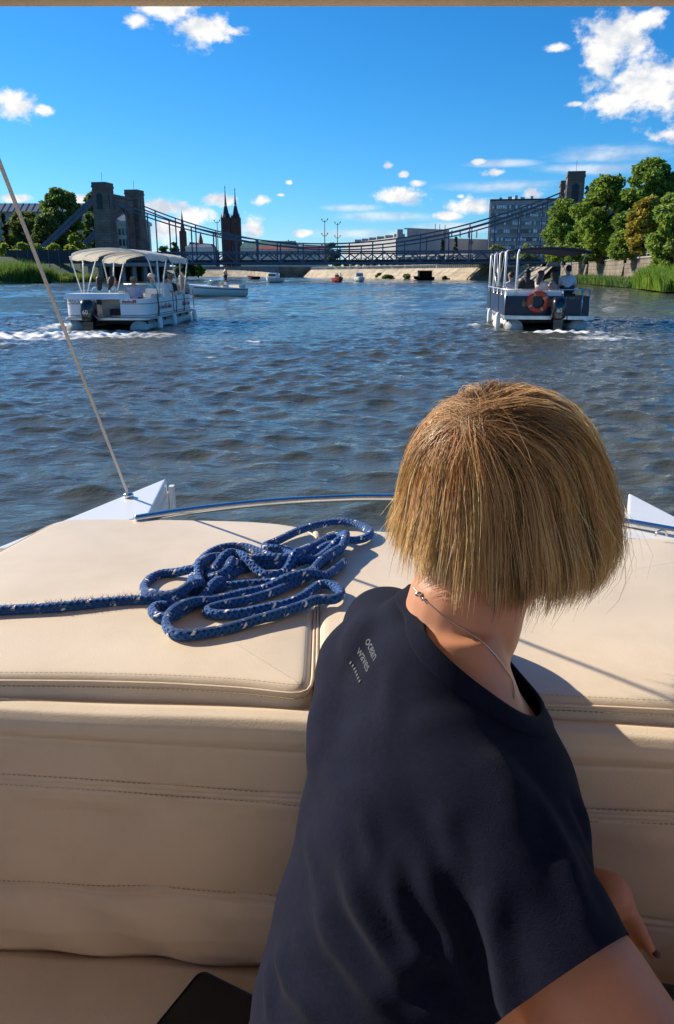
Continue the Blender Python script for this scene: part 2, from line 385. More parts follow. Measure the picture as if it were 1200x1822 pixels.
# ------------------------------------------------------------------ banks
M_GRASS = mat('bank_grass', (0.045, 0.075, 0.020), rough=0.95, var=0.5, scale=0.25, bump=0.6, bscale=3.0, detail=8)
M_CITY = mat('town_ground', (0.10, 0.10, 0.085), rough=0.95, var=0.3, scale=0.05)
M_SAND = stone_mat('pale_embankment_stone', (0.46, 0.385, 0.275), (0.40, 0.335, 0.24), (0.30, 0.26, 0.20), 2.4, 0.9, msize=0.03)
M_QUAY = stone_mat('grey_quay_stone', (0.25, 0.205, 0.155), (0.19, 0.16, 0.125), (0.10, 0.085, 0.07), 1.3, 0.55, msize=0.035)
M_CONC = mat('weathered_concrete', (0.26, 0.25, 0.235), rough=0.9, var=0.3, scale=0.6, detail=8)
M_DARK = mat('dark_steel_panel', (0.02, 0.022, 0.028), rough=0.5)
def bank(name, rows, m):
    """rows: list of polylines (same length) from water's edge inland"""
    P = np.array(rows, float); o = link_mesh(name, grid_mesh(name, P), m); tag(o, kind='structure'); return o
L0 = [(-120,-120),(-90,-20),(-70,50),(-58,95),(-52,125),(-51,150),(-50,180),(-51,225),(-56,300),(-70,360),(-110,420),(-200,470)]
def off(line, dx, dy, z): return [(x+dx, y+dy, z) for x, y in line]
bank('left_bank', [off(L0, 0.6, 0, -0.8), off(L0, -0.8, 0, 0.35), off(L0, -5, 0, 1.6), off(L0, -12, 1, 4.6), off(L0, -60, 8, 5.2), [(-2500, y, 5.0) for x, y in L0]], M_GRASS)
R0 = [(120,-120),(80,-30),(44,20),(31,50),(28.5,64),(30.5,80),(34,95),(38,125),(43,160),(44.5,176)]
bank('right_bank', [off(R0, -0.6, 0, -0.8), off(R0, 0.9, 0, 0.3), off(R0, 2.6, 0, 0.9), off(R0, 4.2, 0, 0.95), off(R0, 4.25, 0, 3.2), off(R0, 60, -4, 3.6), [(2500, y, 4.0) for x, y in R0]], M_GRASS)
F0 = [(44.5,177),(37,192),(29,215),(20,242),(9,272),(-2,302),(-13,330),(-19,362),(-32,400),(-56,432),(-110,465),(-220,500)]
def nrm(i):
    a = Vector(F0[max(0, i-1)]); b = Vector(F0[min(len(F0)-1, i+1)]); d = (b-a).normalized(); return Vector((d.y, -d.x))
def offn(k, z): return [(F0[i][0]+nrm(i).x*k, F0[i][1]+nrm(i).y*k, z) for i in range(len(F0))]
for i in (0,):
    bank('far_embankment', [offn(-0.3, -0.8), offn(0.0, 0.30), offn(3.2, 3.0)], M_SAND)
    bank('far_quay', [offn(3.2, 3.0), offn(9, 3.1)], M_CONC)
far = [(2500, 60, 4.0), (2500, 300, 4.0), (2500, 600, 4.0), (2200, 1500, 5), (1500, 2600, 5), (900, 3200, 5), (400, 3400, 5), (0, 3500, 5), (-500, 3500, 5), (-1000, 3400, 5), (-1800, 2600, 5), (-2500, 1200, 5)]
bank('town_ground', [offn(9, 3.1), offn(40, 3.6), far], M_CITY)

def mesh_wall(name, line, z0, z1, th, m, parent=None):
    mb = MB()
    for a, b in zip(line[:-1], line[1:]):
        a = Vector(a); b = Vector(b); d = (b-a).normalized(); nn = Vector((d.y, -d.x))*th
        lo = [(a.x,a.y,z0),(b.x,b.y,z0),(b.x+nn.x,b.y+nn.y,z0),(a.x+nn.x,a.y+nn.y,z0)]; hi = [(x,y,z1) for x,y,z in lo]
        mb.hexa(lo, hi)
    return mb.build(name, m, parent)
# stone quay wall of the right bank with its parapet railing
M_RAIL = mat('galvanised_rail', (0.42, 0.43, 0.42), rough=0.5, metal=0.3)
qr = tag(empty('quay_wall', (36, 95, 0.9)), 'grey stone quay wall with metal railing below the trees on the right bank', 'wall')
ql = [(34.6,78),(37.4,95),(41.6,125),(46.4,160),(47.5,172)]
qw = mesh_wall('stone_face', ql, -0.2, 3.45, 0.9, M_QUAY, qr); qw.location = -qr.location
qc = mesh_wall('coping', [(x-0.12, y) for x, y in ql], 3.453, 3.62, 1.15, M_CONC, qr); qc.location = -qr.location
def along(line, step):
    out = []; 
    for a, b in zip(line[:-1], line[1:]):
        a = Vector(a); b = Vector(b); n = max(1, int((b-a).length/step)); out += [a.lerp(b, k/n) for k in range(n)]
    return out
pil = MB(); pil.box((-0.55,-0.55,0),(0.55,0.55,1.55)); pil.box((-0.68,-0.68,1.552),(0.68,0.68,1.8)); pil_me = pil.mesh('pillar'); pil_me.materials.append(M_QUAY)
for (x, y, s_) in ((37.4,95,1.05),(39.6,110,0.8),(43.6,140,0.8),(47.2,170,1.2)):
    inst('pillar', pil_me, qr, Vector((x+0.5, y, 3.0))-qr.location, (0,0,0), (s_, s_, s_*0.95))
but = MB(); but.hexa([(-0.7,-0.5,0),(0.5,-0.5,0),(0.5,0.5,0),(-0.7,0.5,0)], [(-0.1,-0.45,3.3),(0.5,-0.45,3.3),(0.5,0.45,3.3),(-0.1,0.45,3.3)]); but_me = but.mesh('buttress'); but_me.materials.append(M_QUAY)
for (x, y) in ((37.35,95.2),(40.0,113),(43.8,142)): inst('buttress', but_me, qr, Vector((x, y, 0.1))-qr.location)
pts_ = along([(x+0.35, y) for x, y in ql], 1.6)
po = MB(); po.box((-0.04,-0.04,0),(0.04,0.04,1.0)); po_me = po.mesh('rail_post'); po_me.materials.append(M_RAIL)
for p in pts_: inst('rail_post', po_me, qr, Vector((p.x, p.y, 3.62))-qr.location)
for z in (3.95, 4.25, 4.6):
    mb = MB(); mb.tube([(x+0.35, y, z) for x, y in ql], 0.045, 6); o = mb.build('handrail', M_RAIL, qr, True); o.location = -qr.location
# white palings on top of the far embankment
fr = tag(empty('palisade_fence', (9, 272, 3)), 'pale palisade fence along the top of the far sloping embankment', 'fence')
fline = [(x, y) for x, y, z in offn(3.6, 3.0)][1:8]
pa = MB(); pa.box((-0.18,-0.08,0),(0.18,0.08,1.0)); pa_me = pa.mesh('paling'); pa_me.materials.append(mat('pale_stone_post', (0.50, 0.47, 0.40), rough=0.9))
for p in along(fline, 1.15)[:170]: inst('paling', pa_me, fr, Vector((p.x, p.y, 3.0))-fr.location)
mb = MB(); mb.tube([(x, y, 3.95) for x, y in fline], 0.07, 5); o = mb.build('top_rail', M_RAIL, fr, True); o.location = -fr.location

# ------------------------------------------------------------------ suspension bridge
M_STEEL = mat('blue_bridge_steel', (0.078, 0.100, 0.145), rough=0.55, var=0.2, scale=0.8)
M_GRAN = stone_mat('dark_granite_blocks', (0.24, 0.18, 0.145), (0.18, 0.14, 0.115), (0.10, 0.08, 0.07), 1.5, 0.62, msize=0.03)
M_GRAN2 = mat('tower_cap_stone', (0.14, 0.115, 0.10), rough=0.9, var=0.2, scale=1.0)
TH = -R_(10.8); BL = Vector((-57.6, 205.0)); SP = 112.0; WD = 18.0
br = tag(empty('suspension_bridge', (BL.x, BL.y, 0), TH), 'blue steel suspension bridge with two dark stone portal towers across the river', 'bridge')
# local frame: x along the bridge from the left tower, y across (0 = near cables, WD = far cables)
def tower(x0, parent):
    t = tag(empty('portal_tower', (x0, 0, 0)), None); t.parent = parent
    for y in (0.0, WD):
        mb = MB()
        def sec(z, hx, hy): return [(-hx, y-hy, z), (hx, y-hy, z), (hx, y+hy, z), (-hx, y+hy, z)]
        inn = 1 if y == 0 else -1
        r_ = [sec(0, 2.6, 2.9), sec(4.8, 2.4, 2.7), sec(8.0, 2.1, 2.4), sec(13.0, 1.9, 2.2), sec(18, 1.85, 2.15), sec(21.6, 1.8, 2.05)]
        mb.rings(r_); leg = mb.build('tower_leg', M_GRAN, t)
        mb = MB(); mb.box((-1.95, y-2.2, 21.6), (1.95, y+2.2, 22.0)); mb.box((-1.86, y-2.1, 22.002), (1.86, y+2.1, 22.8)); mb.build('tower_cap', M_GRAN2, leg)
        for sx_, sy_, ax in ((0, -1, 'y'), (1, 0, 'x'), (-1, 0, 'x'), (0, 1, 'y')):
            mb = MB(); w_ = 0.72; pts = [(-w_, 16.6), (w_, 16.6), (w_, 19.6)]+[(w_*math.cos(a), 19.6+w_*math.sin(a)) for a in np.linspace(0.3, math.pi-0.3, 6)]+[(-w_, 19.6)]
            o_ = 2.22 if ax == 'y' else 1.92
            def mp(a, z, d): return (a, y+sy_*(o_+d), z) if ax == 'y' else (sx_*(o_+d), y+a, z)
            nn = len(pts); mb.add([mp(a, z, -0.5) for a, z in pts]+[mp(a, z, 0.02) for a, z in pts], [tuple(range(nn)), tuple(range(nn, 2*nn))]+[(k, (k+1) % nn, nn+(k+1) % nn, nn+k) for k in range(nn)])
            mb.build('niche_window', M_DARK, leg)
        mb = MB(); mb.tube([(0, y, 23.0), (0, y, 25.2)], 0.05, 5); mb.build('lightning_rod', M_STEEL, leg)
    # arched wall between the legs
    a0, a1 = 1.6, WD-1.6; c = WD/2; hw = 6.0; zsp = 10.4
    arc = [(c+hw*math.cos(a), zsp+1.25*hw*math.sin(a)) for a in np.linspace(0, math.pi, 17)]
    outl_ = [(c+hw, 0.0)]+arc+[(c-hw, 0.0)]
    mb = MB()
    # side cheeks and spandrels as quads between the opening and the outer frame
    fr_ = [(a1, 0.0)]+[(a1 if p[0] > c+0.01 and p[1] < 15 else min(a1, max(a0, c+(p[0]-c)*(a1-c)/hw)), 0) for p in arc]+[(a0, 0.0)]
    outer = []
    for p in outl_:
        if p[1] < 1: outer.append((a1 if p[0] > c else a0, p[1]))
        else:
            t_ = math.atan2((p[1]-zsp)/1.25, p[0]-c)
            outer.append((a1, zsp+(20.3-zsp)*min(1, t_/0.75)) if t_ < 0.75 else ((a0, zsp+(20.3-zsp)*min(1, (math.pi-t_)/0.75)) if t_ > math.pi-0.75 else (a1+(a0-a1)*(t_-0.75)/(math.pi-1.5), 20.3)))
    for hx in (-0.7, 0.7):
        vs = [(hx, y, z) for y, z in outl_]+[(hx, y, z) for y, z in outer]; n_ = len(outl_)
        mb.add(vs, [(k, k+1, n_+k+1, n_+k) for k in range(n_-1)])
    for pl in (outl_, outer):
        n_ = len(pl); mb.add([(-0.7, y, z) for y, z in pl]+[(0.7, y, z) for y, z in pl], [(k, k+1, n_+k+1, n_+k) for k in range(n_-1)])
    aw = mb.build('arch_wall', M_GRAN, t)
    mb = MB(); mb.box((-0.95, a0+0.02, 19.9), (0.95, a1-0.02, 20.6)); mb.build('cornice', M_GRAN2, aw)
    return t
for x0 in (0.0, SP): tower(x0, br)
dk_ = MB(); dk_.box((-60, 0.9, 4.1), (SP+60, WD-0.9, 4.75)); dk_.build('deck_slab', M_DARK, br)
zc = lambda x: 8.3+(19.8-8.3)*((x-SP/2)/(SP/2))**2
for y in (0.0, WD):
    for dz in (0.0, 0.95):
        mb = MB(); xs = np.linspace(2.4, SP-2.4, 29)
        for a, b in zip(xs[:-1], xs[1:]): mb.bar((a, y, zc(a)-dz*0.9), (b, y, zc(b)-dz*0.9), 0.35, 0.30)
        mb.build('chain', M_STEEL, br)
    for sgn, xt in ((-1, 0.0), (1, SP)):
        for dz in (0.0, 1.05):
            mb = MB(); mb.bar((xt+sgn*2.3, y, 19.8-dz), (xt+sgn*24, y, 3.6-dz), 0.6, 0.75); mb.build('back_stay', M_STEEL, br)
    nh = 20; hb = MB(); hb.box((-0.13, -0.13, 0), (0.13, 0.13, 1)); hme = hb.mesh('hanger'); hme.materials.append(M_STEEL)
    for k in range(1, nh):
        x = SP*k/nh; inst('hanger', hme, br, (x, y, 6.5), (0, 0, 0), (1, 1, zc(x)-6.5))
    for z, h_ in ((3.75, 0.42), (6.35, 0.35)):
        mb = MB(); mb.box((2.6, y-0.22, z), (SP-2.6, y+0.22, z+h_)); mb.build('girder_chord', M_STEEL, br)
    npan = 20; pw = SP/npan
    vb = MB(); vb.box((-0.14, -0.14, 4.17), (0.14, 0.14, 6.35)); vme = vb.mesh('girder_post'); vme.materials.append(M_STEEL)
    d1 = MB(); d1.bar((0, 0, 4.17), (pw/2, 0, 6.35), 0.24, 0.26); d1m = d1.mesh('girder_diagonal'); d1m.materials.append(M_STEEL)
    for k in range(npan):
        x = k*pw
        if k: inst('girder_post', vme, br, (x, y, 0))
        if 0 < k: inst('girder_diagonal', d1m, br, (x, y, 0))
        if k < npan-1: inst('girder_diagonal', d1m, br, (x+pw, y, 0), (0, 0, math.pi))
    mb = MB(); mb.box((-60, y-0.2, 4.0), (2.6, y+0.2, 6.2)); mb.box((SP-2.6, y-0.2, 4.0), (SP+60, y+0.2, 6.2)); mb.build('approach_parapet', M_CONC, br)
for x in np.linspace(8, SP-8, 18):
    mb = MB(); mb.box((x-0.2, 0.5, 3.80), (x+0.2, WD-0.5, 4.09)); mb.build('cross_beam', M_STEEL, br)
# abutments
mb = MB(); mb.hexa([(-70,-4,-1),(3.5,-4,-1),(3.5,WD+4,-1),(-70,WD+4,-1)], [(-70,-3.5,4.05),(2.6,-3.5,4.05),(2.6,WD+3.5,4.05),(-70,WD+3.5,4.05)]); mb.build('abutment', M_QUAY, br)
mb = MB(); mb.hexa([(SP-6.5,-4,-1),(SP+70,-4,-1),(SP+70,WD+4,-1),(SP-6.5,WD+4,-1)], [(SP-4.6,-3.5,4.05),(SP+70,-3.5,4.05),(SP+70,WD+3.5,4.05),(SP-4.6,WD+3.5,4.05)]); mb.build('abutment', M_QUAY, br)
# lamp posts on the bridge
def lamp(u, vtop, yloc, label):
    best = None
    for x in np.linspace(5, SP-5, 400):
        p = br.matrix_basis @ Vector((x, yloc, 0)); uu = 600+FPX*p.x/(p.y*cp_-(8-H)*sp_)
        if best is None or abs(uu-u) < best[0]: best = (abs(uu-u), p)
    p = best[1]; ztop = W(u, vtop, p.y).z
    o = tag(empty('street_lamp', (p.x, p.y, 4.75), TH), label, 'lamp', 'street lamps on the bridge deck')
    mb = MB(); mb.tube([(0,0,0),(0,0,ztop-4.75)], [0.13, 0.09], 6); mb.build('pole', M_STEEL, o, True)
    for k, zz in enumerate((0.62, 0.98)):
        mb = MB(); mb.tube([(-0.7,0,(ztop-4.75)*zz+0.3),(-0.35,0,(ztop-4.75)*zz-0.1),(0.35,0,(ztop-4.75)*zz-0.1),(0.7,0,(ztop-4.75)*zz+0.3)], 0.07, 5); mb.build('arm', M_STEEL, o, True)
        for s_ in (-1, 1):
            mb = MB(); mb.ell((s_*0.7,0,(ztop-4.75)*zz+0.42), (0.16,0.16,0.2), None, 8, 6); mb.build('lantern', M_CONC, o, True)
for u, vt, yl, la in ((388, 394, 6, 'slender street lamp rising in front of the twin church spires'), (578, 392, 1.5, 'taller street lamp of the pair near the middle of the bridge'), (601, 397, WD-1.5, 'shorter street lamp of the pair near the middle of the bridge')):
    lamp(u, vt, yl, la)

# low flat bridge further up the river
fb = tag(empty('road_bridge', (-40, 338, 0)), 'low flat concrete road bridge seen beneath the suspension bridge', 'bridge')
mb = MB(); xa, xb = -110, -24; yb = 338
n_ = 13; xs = np.linspace(xa, xb, n_); arcz = [3.2-1.9*abs((x-(-58))/36)**2.2 if x > -94 else 1.0 for x in xs]; arcz = [max(0.2, z) for z in arcz]
lo = [(x, 0, z) for x, z in zip(xs, arcz)]; hi = [(x, 0, 4.35) for x in xs]
for y in (0, 14): mb.add([(x, y, z) for x, _, z in lo]+[(x, y, z) for x, _, z in hi], [(k, k+1, n_+k+1, n_+k) for k in range(n_-1)])
for src in (lo, hi): mb.add([(x, 0, z) for x, _, z in src]+[(x, 14, z) for x, _, z in src], [(k, k+1, n_+k+1, n_+k) for k in range(n_-1)])
o = mb.build('span', M_CONC, fb); o.location = (40, 0, 0)
mb = MB(); mb.box((xb, -0.5, -0.5), (xb+13, 14.5, 4.2)); o = mb.build('pier_wall', M_QUAY, fb); o.location = (40, 0, 0)
mb = MB(); mb.box((xa, 0.2, 5.1), (xb+13, 0.35, 5.22)); 
for x in np.arange(xa, xb+13, 2.0): mb.box((x-0.06, 0.22, 4.35), (x+0.06, 0.33, 5.1))
o = mb.build('railing', M_RAIL, fb); o.location = (40, 0, 0)

# ------------------------------------------------------------------ buildings
M_GLASS = mat('window_glass', (0.05, 0.06, 0.075), rough=0.12, var=0.5, scale=0.35, spec=0.8)
M_LIGHTG = mat('pale_blind_window', (0.60, 0.63, 0.66), rough=0.35, var=0.55, scale=0.9, spec=0.7)
M_CREAM = mat('cream_render', (0.60, 0.54, 0.44), rough=0.9, var=0.12, scale=0.3)
M_OFFICE = mat('grey_office_cladding', (0.34, 0.33, 0.325), rough=0.8, var=0.18, scale=0.6)
M_LIBR = mat('library_concrete', (0.37, 0.365, 0.35), rough=0.85, var=0.10, scale=0.2)
M_BRICK = stone_mat('dark_red_brick', (0.135, 0.068, 0.052), (0.105, 0.056, 0.045), (0.10, 0.07, 0.06), 1.0, 0.35)
M_SPIRE = mat('dark_spire_copper', (0.018, 0.032, 0.038), rough=0.6)
M_TILE = mat('red_roof_tile', (0.26, 0.060, 0.036), rough=0.85, var=0.25, scale=0.3)
M_COPPER = mat('green_copper_roof', (0.10, 0.22, 0.165), rough=0.7, var=0.2, scale=0.3)
M_ZINC = mat('grey_metal_roof', (0.20, 0.215, 0.23), rough=0.45, var=0.12, scale=0.5)
M_PINK = mat('pink_banner', (0.42, 0.08, 0.16), rough=0.8)
M_WALLW = mat('white_render', (0.58, 0.56, 0.52), rough=0.9)
def bld(name, label, cat, loc, rz=0): return tag(empty(name, loc, rz), label, cat)
# office block on the right
x0 = W(869, 443, 300).x; x1 = W(1003, 443, 300).x; zt = W(930, 357, 300).z
of = bld('office_block', 'grey slab office block with rows of windows behind the right bridge tower', 'building', (x0, 300, 3), R_(-10.2)); wd = (x1-x0)*1.02; hh = zt-3
mb = MB(); mb.box((0,0,0),(wd,16,hh)); wl = mb.build('wall', M_OFFICE, of)
nrow = 8
for k in range(nrow):
    z0 = hh*0.05+k*hh*0.93/nrow; bnd = MB(); bnd.box((0.5,-0.12,z0+0.35),(wd-0.5,0.02,z0+hh*0.93/nrow*0.62)); b_ = bnd.build('window_band', M_GLASS, of)
    r = random.Random(k)
    for j in range(36):
        if r.random() < 0.62:
            xx = 0.6+j*(wd-1.2)/36; mb = MB(); mb.box((xx+0.06,-0.20,z0+0.45),(xx+(wd-1.2)/36-0.06,-0.125,z0+hh*0.93/nrow*(0.62 if r.random() < 0.6 else 0.5)-0.1)); mb.build('pane', M_LIGHTG, b_)
    mb = MB(); mb.box((-0.1,-0.35,z0-0.12),(wd+0.1,-0.0,z0+0.10)); mb.build('sill_band', M_OFFICE, of)
mb = MB(); mb.box((-0.3,-0.4,hh),(wd+0.3,16.3,hh+0.45)); rf = mb.build('roof', M_DARK, of)
for k, x in enumerate((3, 6, 8.5, 10.5, 14)):
    mb = MB(); mb.box((x,2,hh+0.45),(x+1.0+0.5*(k%2),3.2,hh+1.2+0.3*(k%3))); mb.build('vent', M_WALLW, rf)
mb = MB(); mb.box((-0.36,0.1,1.5),(-0.06,2.2,hh-0.6)); mb.build('banner', M_PINK, of)
# library
xl = W(612, 445, 372).x; xc = W(708, 445, 300).x; xr = W(868, 445, 322).x; zt = W(708, 409, 300).z
lb = bld('library', 'long low grey concrete library behind the middle of the bridge', 'building', (xc, 300, 3))
mb = MB(); poly = [(xl-xc, 72), (0, 0), (xr-xc, 22), (xr-xc+10, 60), (10, 95)]; mb.prism(poly, 0, zt-3-2.4); mb.build('wall', M_LIBR, lb)
mb = MB(); poly2 = [(4, 4), (xr-xc-16, 18), (xr-xc-14, 45), (10, 60)]; mb.prism(poly2, zt-3-2.4, zt-3+0.9); mb.build('upper_storey', M_LIBR, lb)
mb = MB(); mb.prism([(-0.3,-0.3),(1.8,0.2),(1.8,3),(-0.3,3)], 0, zt-3+0.2); mb.build('corner_shaft', M_LIBR, lb)
dv = Vector((xl-xc, 72)); 
for k in range(15):
    a = dv*(0.05+0.06*k); b = dv*(0.05+0.06*k+0.045); nn = Vector((-0.72, -0.69))*0.15; z0 = 2.6; z1 = 5.2
    mb = MB(); mb.hexa([(a.x,a.y,z0),(b.x,b.y,z0),(b.x+nn.x,b.y+nn.y,z0),(a.x+nn.x,a.y+nn.y,z0)], [(a.x,a.y,z1),(b.x,b.y,z1),(b.x+nn.x,b.y+nn.y,z1),(a.x+nn.x,a.y+nn.y,z1)]); mb.build('window', M_LIGHTG, lb)
for k in range(6):
    a = dv*(0.05+0.14*k); mb = MB(); mb.box((a.x-0.2,a.y,zt-5.4),(a.x+3.8,a.y+4,zt-4.2)); mb.build('roof_light', M_LIBR, lb)
dr = Vector((xr-xc, 22))
for k in range(9):
    a = dr*(0.10+0.095*k); mb = MB(); mb.bar((a.x,a.y-0.1,zt-5.0), (a.x,a.y-0.1,zt-2.6), 0.5, 0.3); mb.build('parapet_post', M_LIBR, lb)
mb = MB(); a = dr*0.06; b = dr*0.5; mb.bar((a.x,a.y-0.1,zt-2.5),(b.x,b.y-0.1,zt-2.5), 0.4, 0.4); mb.build('parapet_rail', M_LIBR, lb)
a = dr*0.78; mb = MB(); mb.box((a.x-1.5,a.y-0.2,9.5),(a.x+1.5,a.y+0.2,10.8)); mb.build('window', M_GLASS, lb)
for fx in (0.42, 0.47, 0.53): 
    a = dr*fx; mb = MB(); mb.tube([(a.x,a.y+8,zt-3),(a.x,a.y+8,zt-3+3.2*(1.4-fx))], 0.14, 5); mb.build('antenna', M_STEEL, lb)
for k in range(22):
    p = W(612+k*12.2, 470, 286-k*0.2); mb = MB()
# white columns of the riverside gallery under the bridge
gl = tag(empty('gallery', (30, 262, 3)), 'row of slim white gallery columns above the far embankment', 'colonnade')
col_me = MB().box((-0.28,-0.28,0),(0.28,0.28,3.6)).mesh('column'); col_me.materials.append(M_WALLW)
for k in range(16):
    t = k/15; inst('column', col_me, gl, Vector((8+t*31, 300-t*70, 3.15))-Vector(gl.location))
mb = MB(); mb.bar((8,300,6.95),(39,230,6.95), 1.2, 0.4); o = mb.build('beam', M_CONC, gl); o.location = -gl.location
# left bank: long hall with metal roof, pale building behind the arch
lh = bld('long_hall', 'long grey hall with pale metal roof behind the left bank trees', 'building', (-150, 300, 5))
zt = W(60, 360, 300).z-5; xa = W(-160, 400, 300).x+150; xb = W(214, 400, 300).x+150
mb = MB(); mb.box((xa,0,0),(xb,30,zt-3.2)); mb.build('wall', M_OFFICE, lh)
mb = MB(); mb.hexa([(xa-1,-1.2,zt-3.2),(xb+1,-1.2,zt-3.2),(xb+1,31,zt-3.2),(xa-1,31,zt-3.2)], [(xa,4,zt),(xb,4,zt),(xb,26,zt),(xa,26,zt)]); rf = mb.build('roof', M_ZINC, lh)
for k in range(int((xb-xa)/2.2)):
    x = xa+1+k*2.2; mb = MB(); mb.bar((x,-1.1,zt-3.1),(x,4,zt+0.06), 0.14, 0.2); mb.build('roof_seam', M_ZINC, rf)
for k in range(34):
    x = xa+2+k*(xb-xa-4)/34
    for z in (4, 8, 12):
        if z < zt-5: mb = MB(); mb.box((x,-0.1,z),(x+1.6,0.05,z+2.4)); mb.build('window', M_GLASS, lh)
mb = MB(); mb.tube([(xb-7,10,zt),(xb-7,10,zt+5)], 0.12, 5); mb.build('antenna', M_STEEL, rf)
ph = bld('pale_house', 'pale cream building seen through the arch of the left bridge tower', 'building', (W(208,430,262).x, 262, 5))
wd = W(252,430,262).x-W(208,430,262).x; hh = W(230,398,262).z-5
mb = MB(); mb.box((0,0,0),(wd,14,hh)); mb.build('wall', M_CREAM, ph)
mb = MB(); mb.box((-0.5,-0.5,hh),(wd+0.5,14.5,hh+0.8)); mb.build('cornice', M_CREAM, ph)
mb = MB(); mb.hexa([(-0.6,-0.6,hh+0.8),(wd+0.6,-0.6,hh+0.8),(wd+0.6,14.6,hh+0.8),(-0.6,14.6,hh+0.8)], [(2,4,hh+3),(wd-2,4,hh+3),(wd-2,10,hh+3),(2,10,hh+3)]); mb.build('roof', M_ZINC, ph)
for i in range(6):
    for j in range(3):
        x = 0.8+i*(wd-1)/6; z = 1.8+j*(hh-2)/3; mb = MB(); mb.box((x,-0.1,z),(x+0.75,0.04,z+2.0)); mb.build('window', M_GLASS, ph)
# twin-spired cathedral
Yc = 945; cx0 = W(412, 440, Yc).x; ca = bld('cathedral', 'dark brick cathedral with two tall pointed spires in the distance', 'church', (cx0, Yc, 5))
ztw = W(412, 387, Yc).z-5
for s_, vt in ((-1, 329), (1, 333)):
    mb = MB(); xm = s_*5.6; mb.box((xm-5.3,0,0),(xm+5.3,11,ztw)); tw = mb.build('tower', M_BRICK, ca)
    for z in (10, 22, 34, 45):
        for d in (-2.6, 0.9):
            mb = MB(); mb.box((xm+d,-0.25,z),(xm+d+1.7,0.1,z+7)); mb.build('window', M_DARK, tw)
    for z in (18, 31, 43, ztw-1):
        mb = MB(); mb.box((xm-5.45,-0.4,z),(xm+5.45,0.0,z+0.7)); mb.build('string_course', M_BRICK, tw)
    top = W(412, vt, Yc).z-5
    mb = MB(); mb.lathe([(5.2,ztw),(3.6,ztw+4),(1.9,ztw+12),(1.55,ztw+12.5),(1.55,ztw+15),(1.1,ztw+16),(0.25,top-3)], (xm,5.5,0), 8); sp = mb.build('spire', M_SPIRE, ca)
    mb = MB(); mb.lathe([(1.62,ztw+12.8),(1.62,ztw+14.6)], (xm,5.5,0), 8); mb.build('lantern', M_WALLW, sp)
    mb = MB(); mb.tube([(xm,5.5,top-3),(xm,5.5,top)], 0.3, 5); mb.ell((xm,5.5,top-2.4), (0.7,0.7,0.7), None, 8, 6); mb.build('finial', M_SPIRE, sp)
    for dx in (-4.6, 4.6):
        mb = MB(); mb.lathe([(0.6,ztw),(0.6,ztw+1.5),(0.05,ztw+5)], (xm+dx,0.7,0), 6); mb.build('pinnacle', M_BRICK, tw)
mb = MB(); mb.box((-8,11,0),(8,70,26)); mb.build('nave', M_BRICK, ca)
mb = MB(); mb.add([(-8.5,11,26),(8.5,11,26),(0,11,42),(-8.5,70,26),(8.5,70,26),(0,70,42)], [(0,1,2),(3,5,4),(0,2,5,3),(1,4,5,2)]); mb.build('nave_roof', M_COPPER, ca)
# single-spired church
Yk = 800; kx = W(326, 440, Yk).x; kc = bld('spired_church', 'small brick church with one slim spire left of the cathedral', 'church', (kx, Yk, 5))
zt = W(326, 411, Yk).z-5; zs = W(323, 374, Yk).z-5
mb = MB(); mb.box((-3,0,0),(3,6,zt)); mb.build('tower', M_BRICK, kc)
mb = MB(); mb.lathe([(2.6,zt),(1.2,zt+8),(1.3,zt+9),(0.9,zt+11),(0.1,zs)], (0,3,0), 8); mb.build('spire', M_SPIRE, kc)
mb = MB(); mb.box((3,-2,0),(34,10,14)); mb.build('nave', M_BRICK, kc)
mb = MB(); mb.add([(3,-3,14),(35,-3,14),(35,11,14),(3,11,14),(6,4,26),(30,4,24)], [(0,1,5,4),(1,2,5),(2,3,4,5),(3,0,4)]); mb.build('roof', M_TILE, kc)
mb = MB(); mb.lathe([(2.2,22),(2.2,27),(1.0,32),(0.1,36)], (17,4,0), 6); mb.build('turret', M_TILE, kc)
def gable(name, label, u0, u1, vt, Y, dep, ve, wallm, roofm, nwin=6, grp=None):
    xa, xb = W(u0, 440, Y).x, W(u1, 440, Y).x; zt = W(u0, vt, Y).z-4.5; ze = W(u0, ve, Y).z-4.5; w_ = xb-xa
    o = bld(name, label, 'building', (xa, Y, 4.5)); 
    if grp: o['group'] = grp
    mb = MB(); mb.box((0,0,0),(w_,dep,ze)); mb.build('wall', wallm, o)
    i_ = min(w_*0.12, 3); mb = MB(); mb.add([(-0.5,-0.6,ze),(w_+0.5,-0.6,ze),(w_+0.5,dep+0.6,ze),(-0.5,dep+0.6,ze),(i_,dep/2,zt),(w_-i_,dep/2,zt)], [(0,1,5,4),(1,2,5),(2,3,4,5),(3,0,4)]); rf = mb.build('roof', roofm, o)
    for k in range(nwin):
        for zz in ((0.45,) if ze < 7 else (0.25, 0.62)):
            x = w_*(k+0.3)/nwin; mb = MB(); mb.box((x,-0.12,ze*zz),(x+w_/nwin*0.4,0.05,ze*zz+1.9)); mb.build('window', M_GLASS, o)
    mb = MB(); mb.box((w_*0.3,dep*0.4,zt-1.5),(w_*0.3+1.0,dep*0.4+1,zt+1.0)); mb.build('chimney', wallm, rf)
    return o
gable('green_roofed_hall', 'long hall with green copper roof right of the cathedral', 428, 512, 428, 780, 22, 441, M_CREAM, M_COPPER, 10)
gable('gabled_house', 'narrow house with steep green gable beside the long copper roof', 505, 529, 428, 760, 14, 440, M_CREAM, M_COPPER, 3)
gable('white_terrace', 'white terrace of low houses at the foot of the red roof', 330, 378, 434, 640, 14, 440, M_WALLW, M_ZINC, 8)
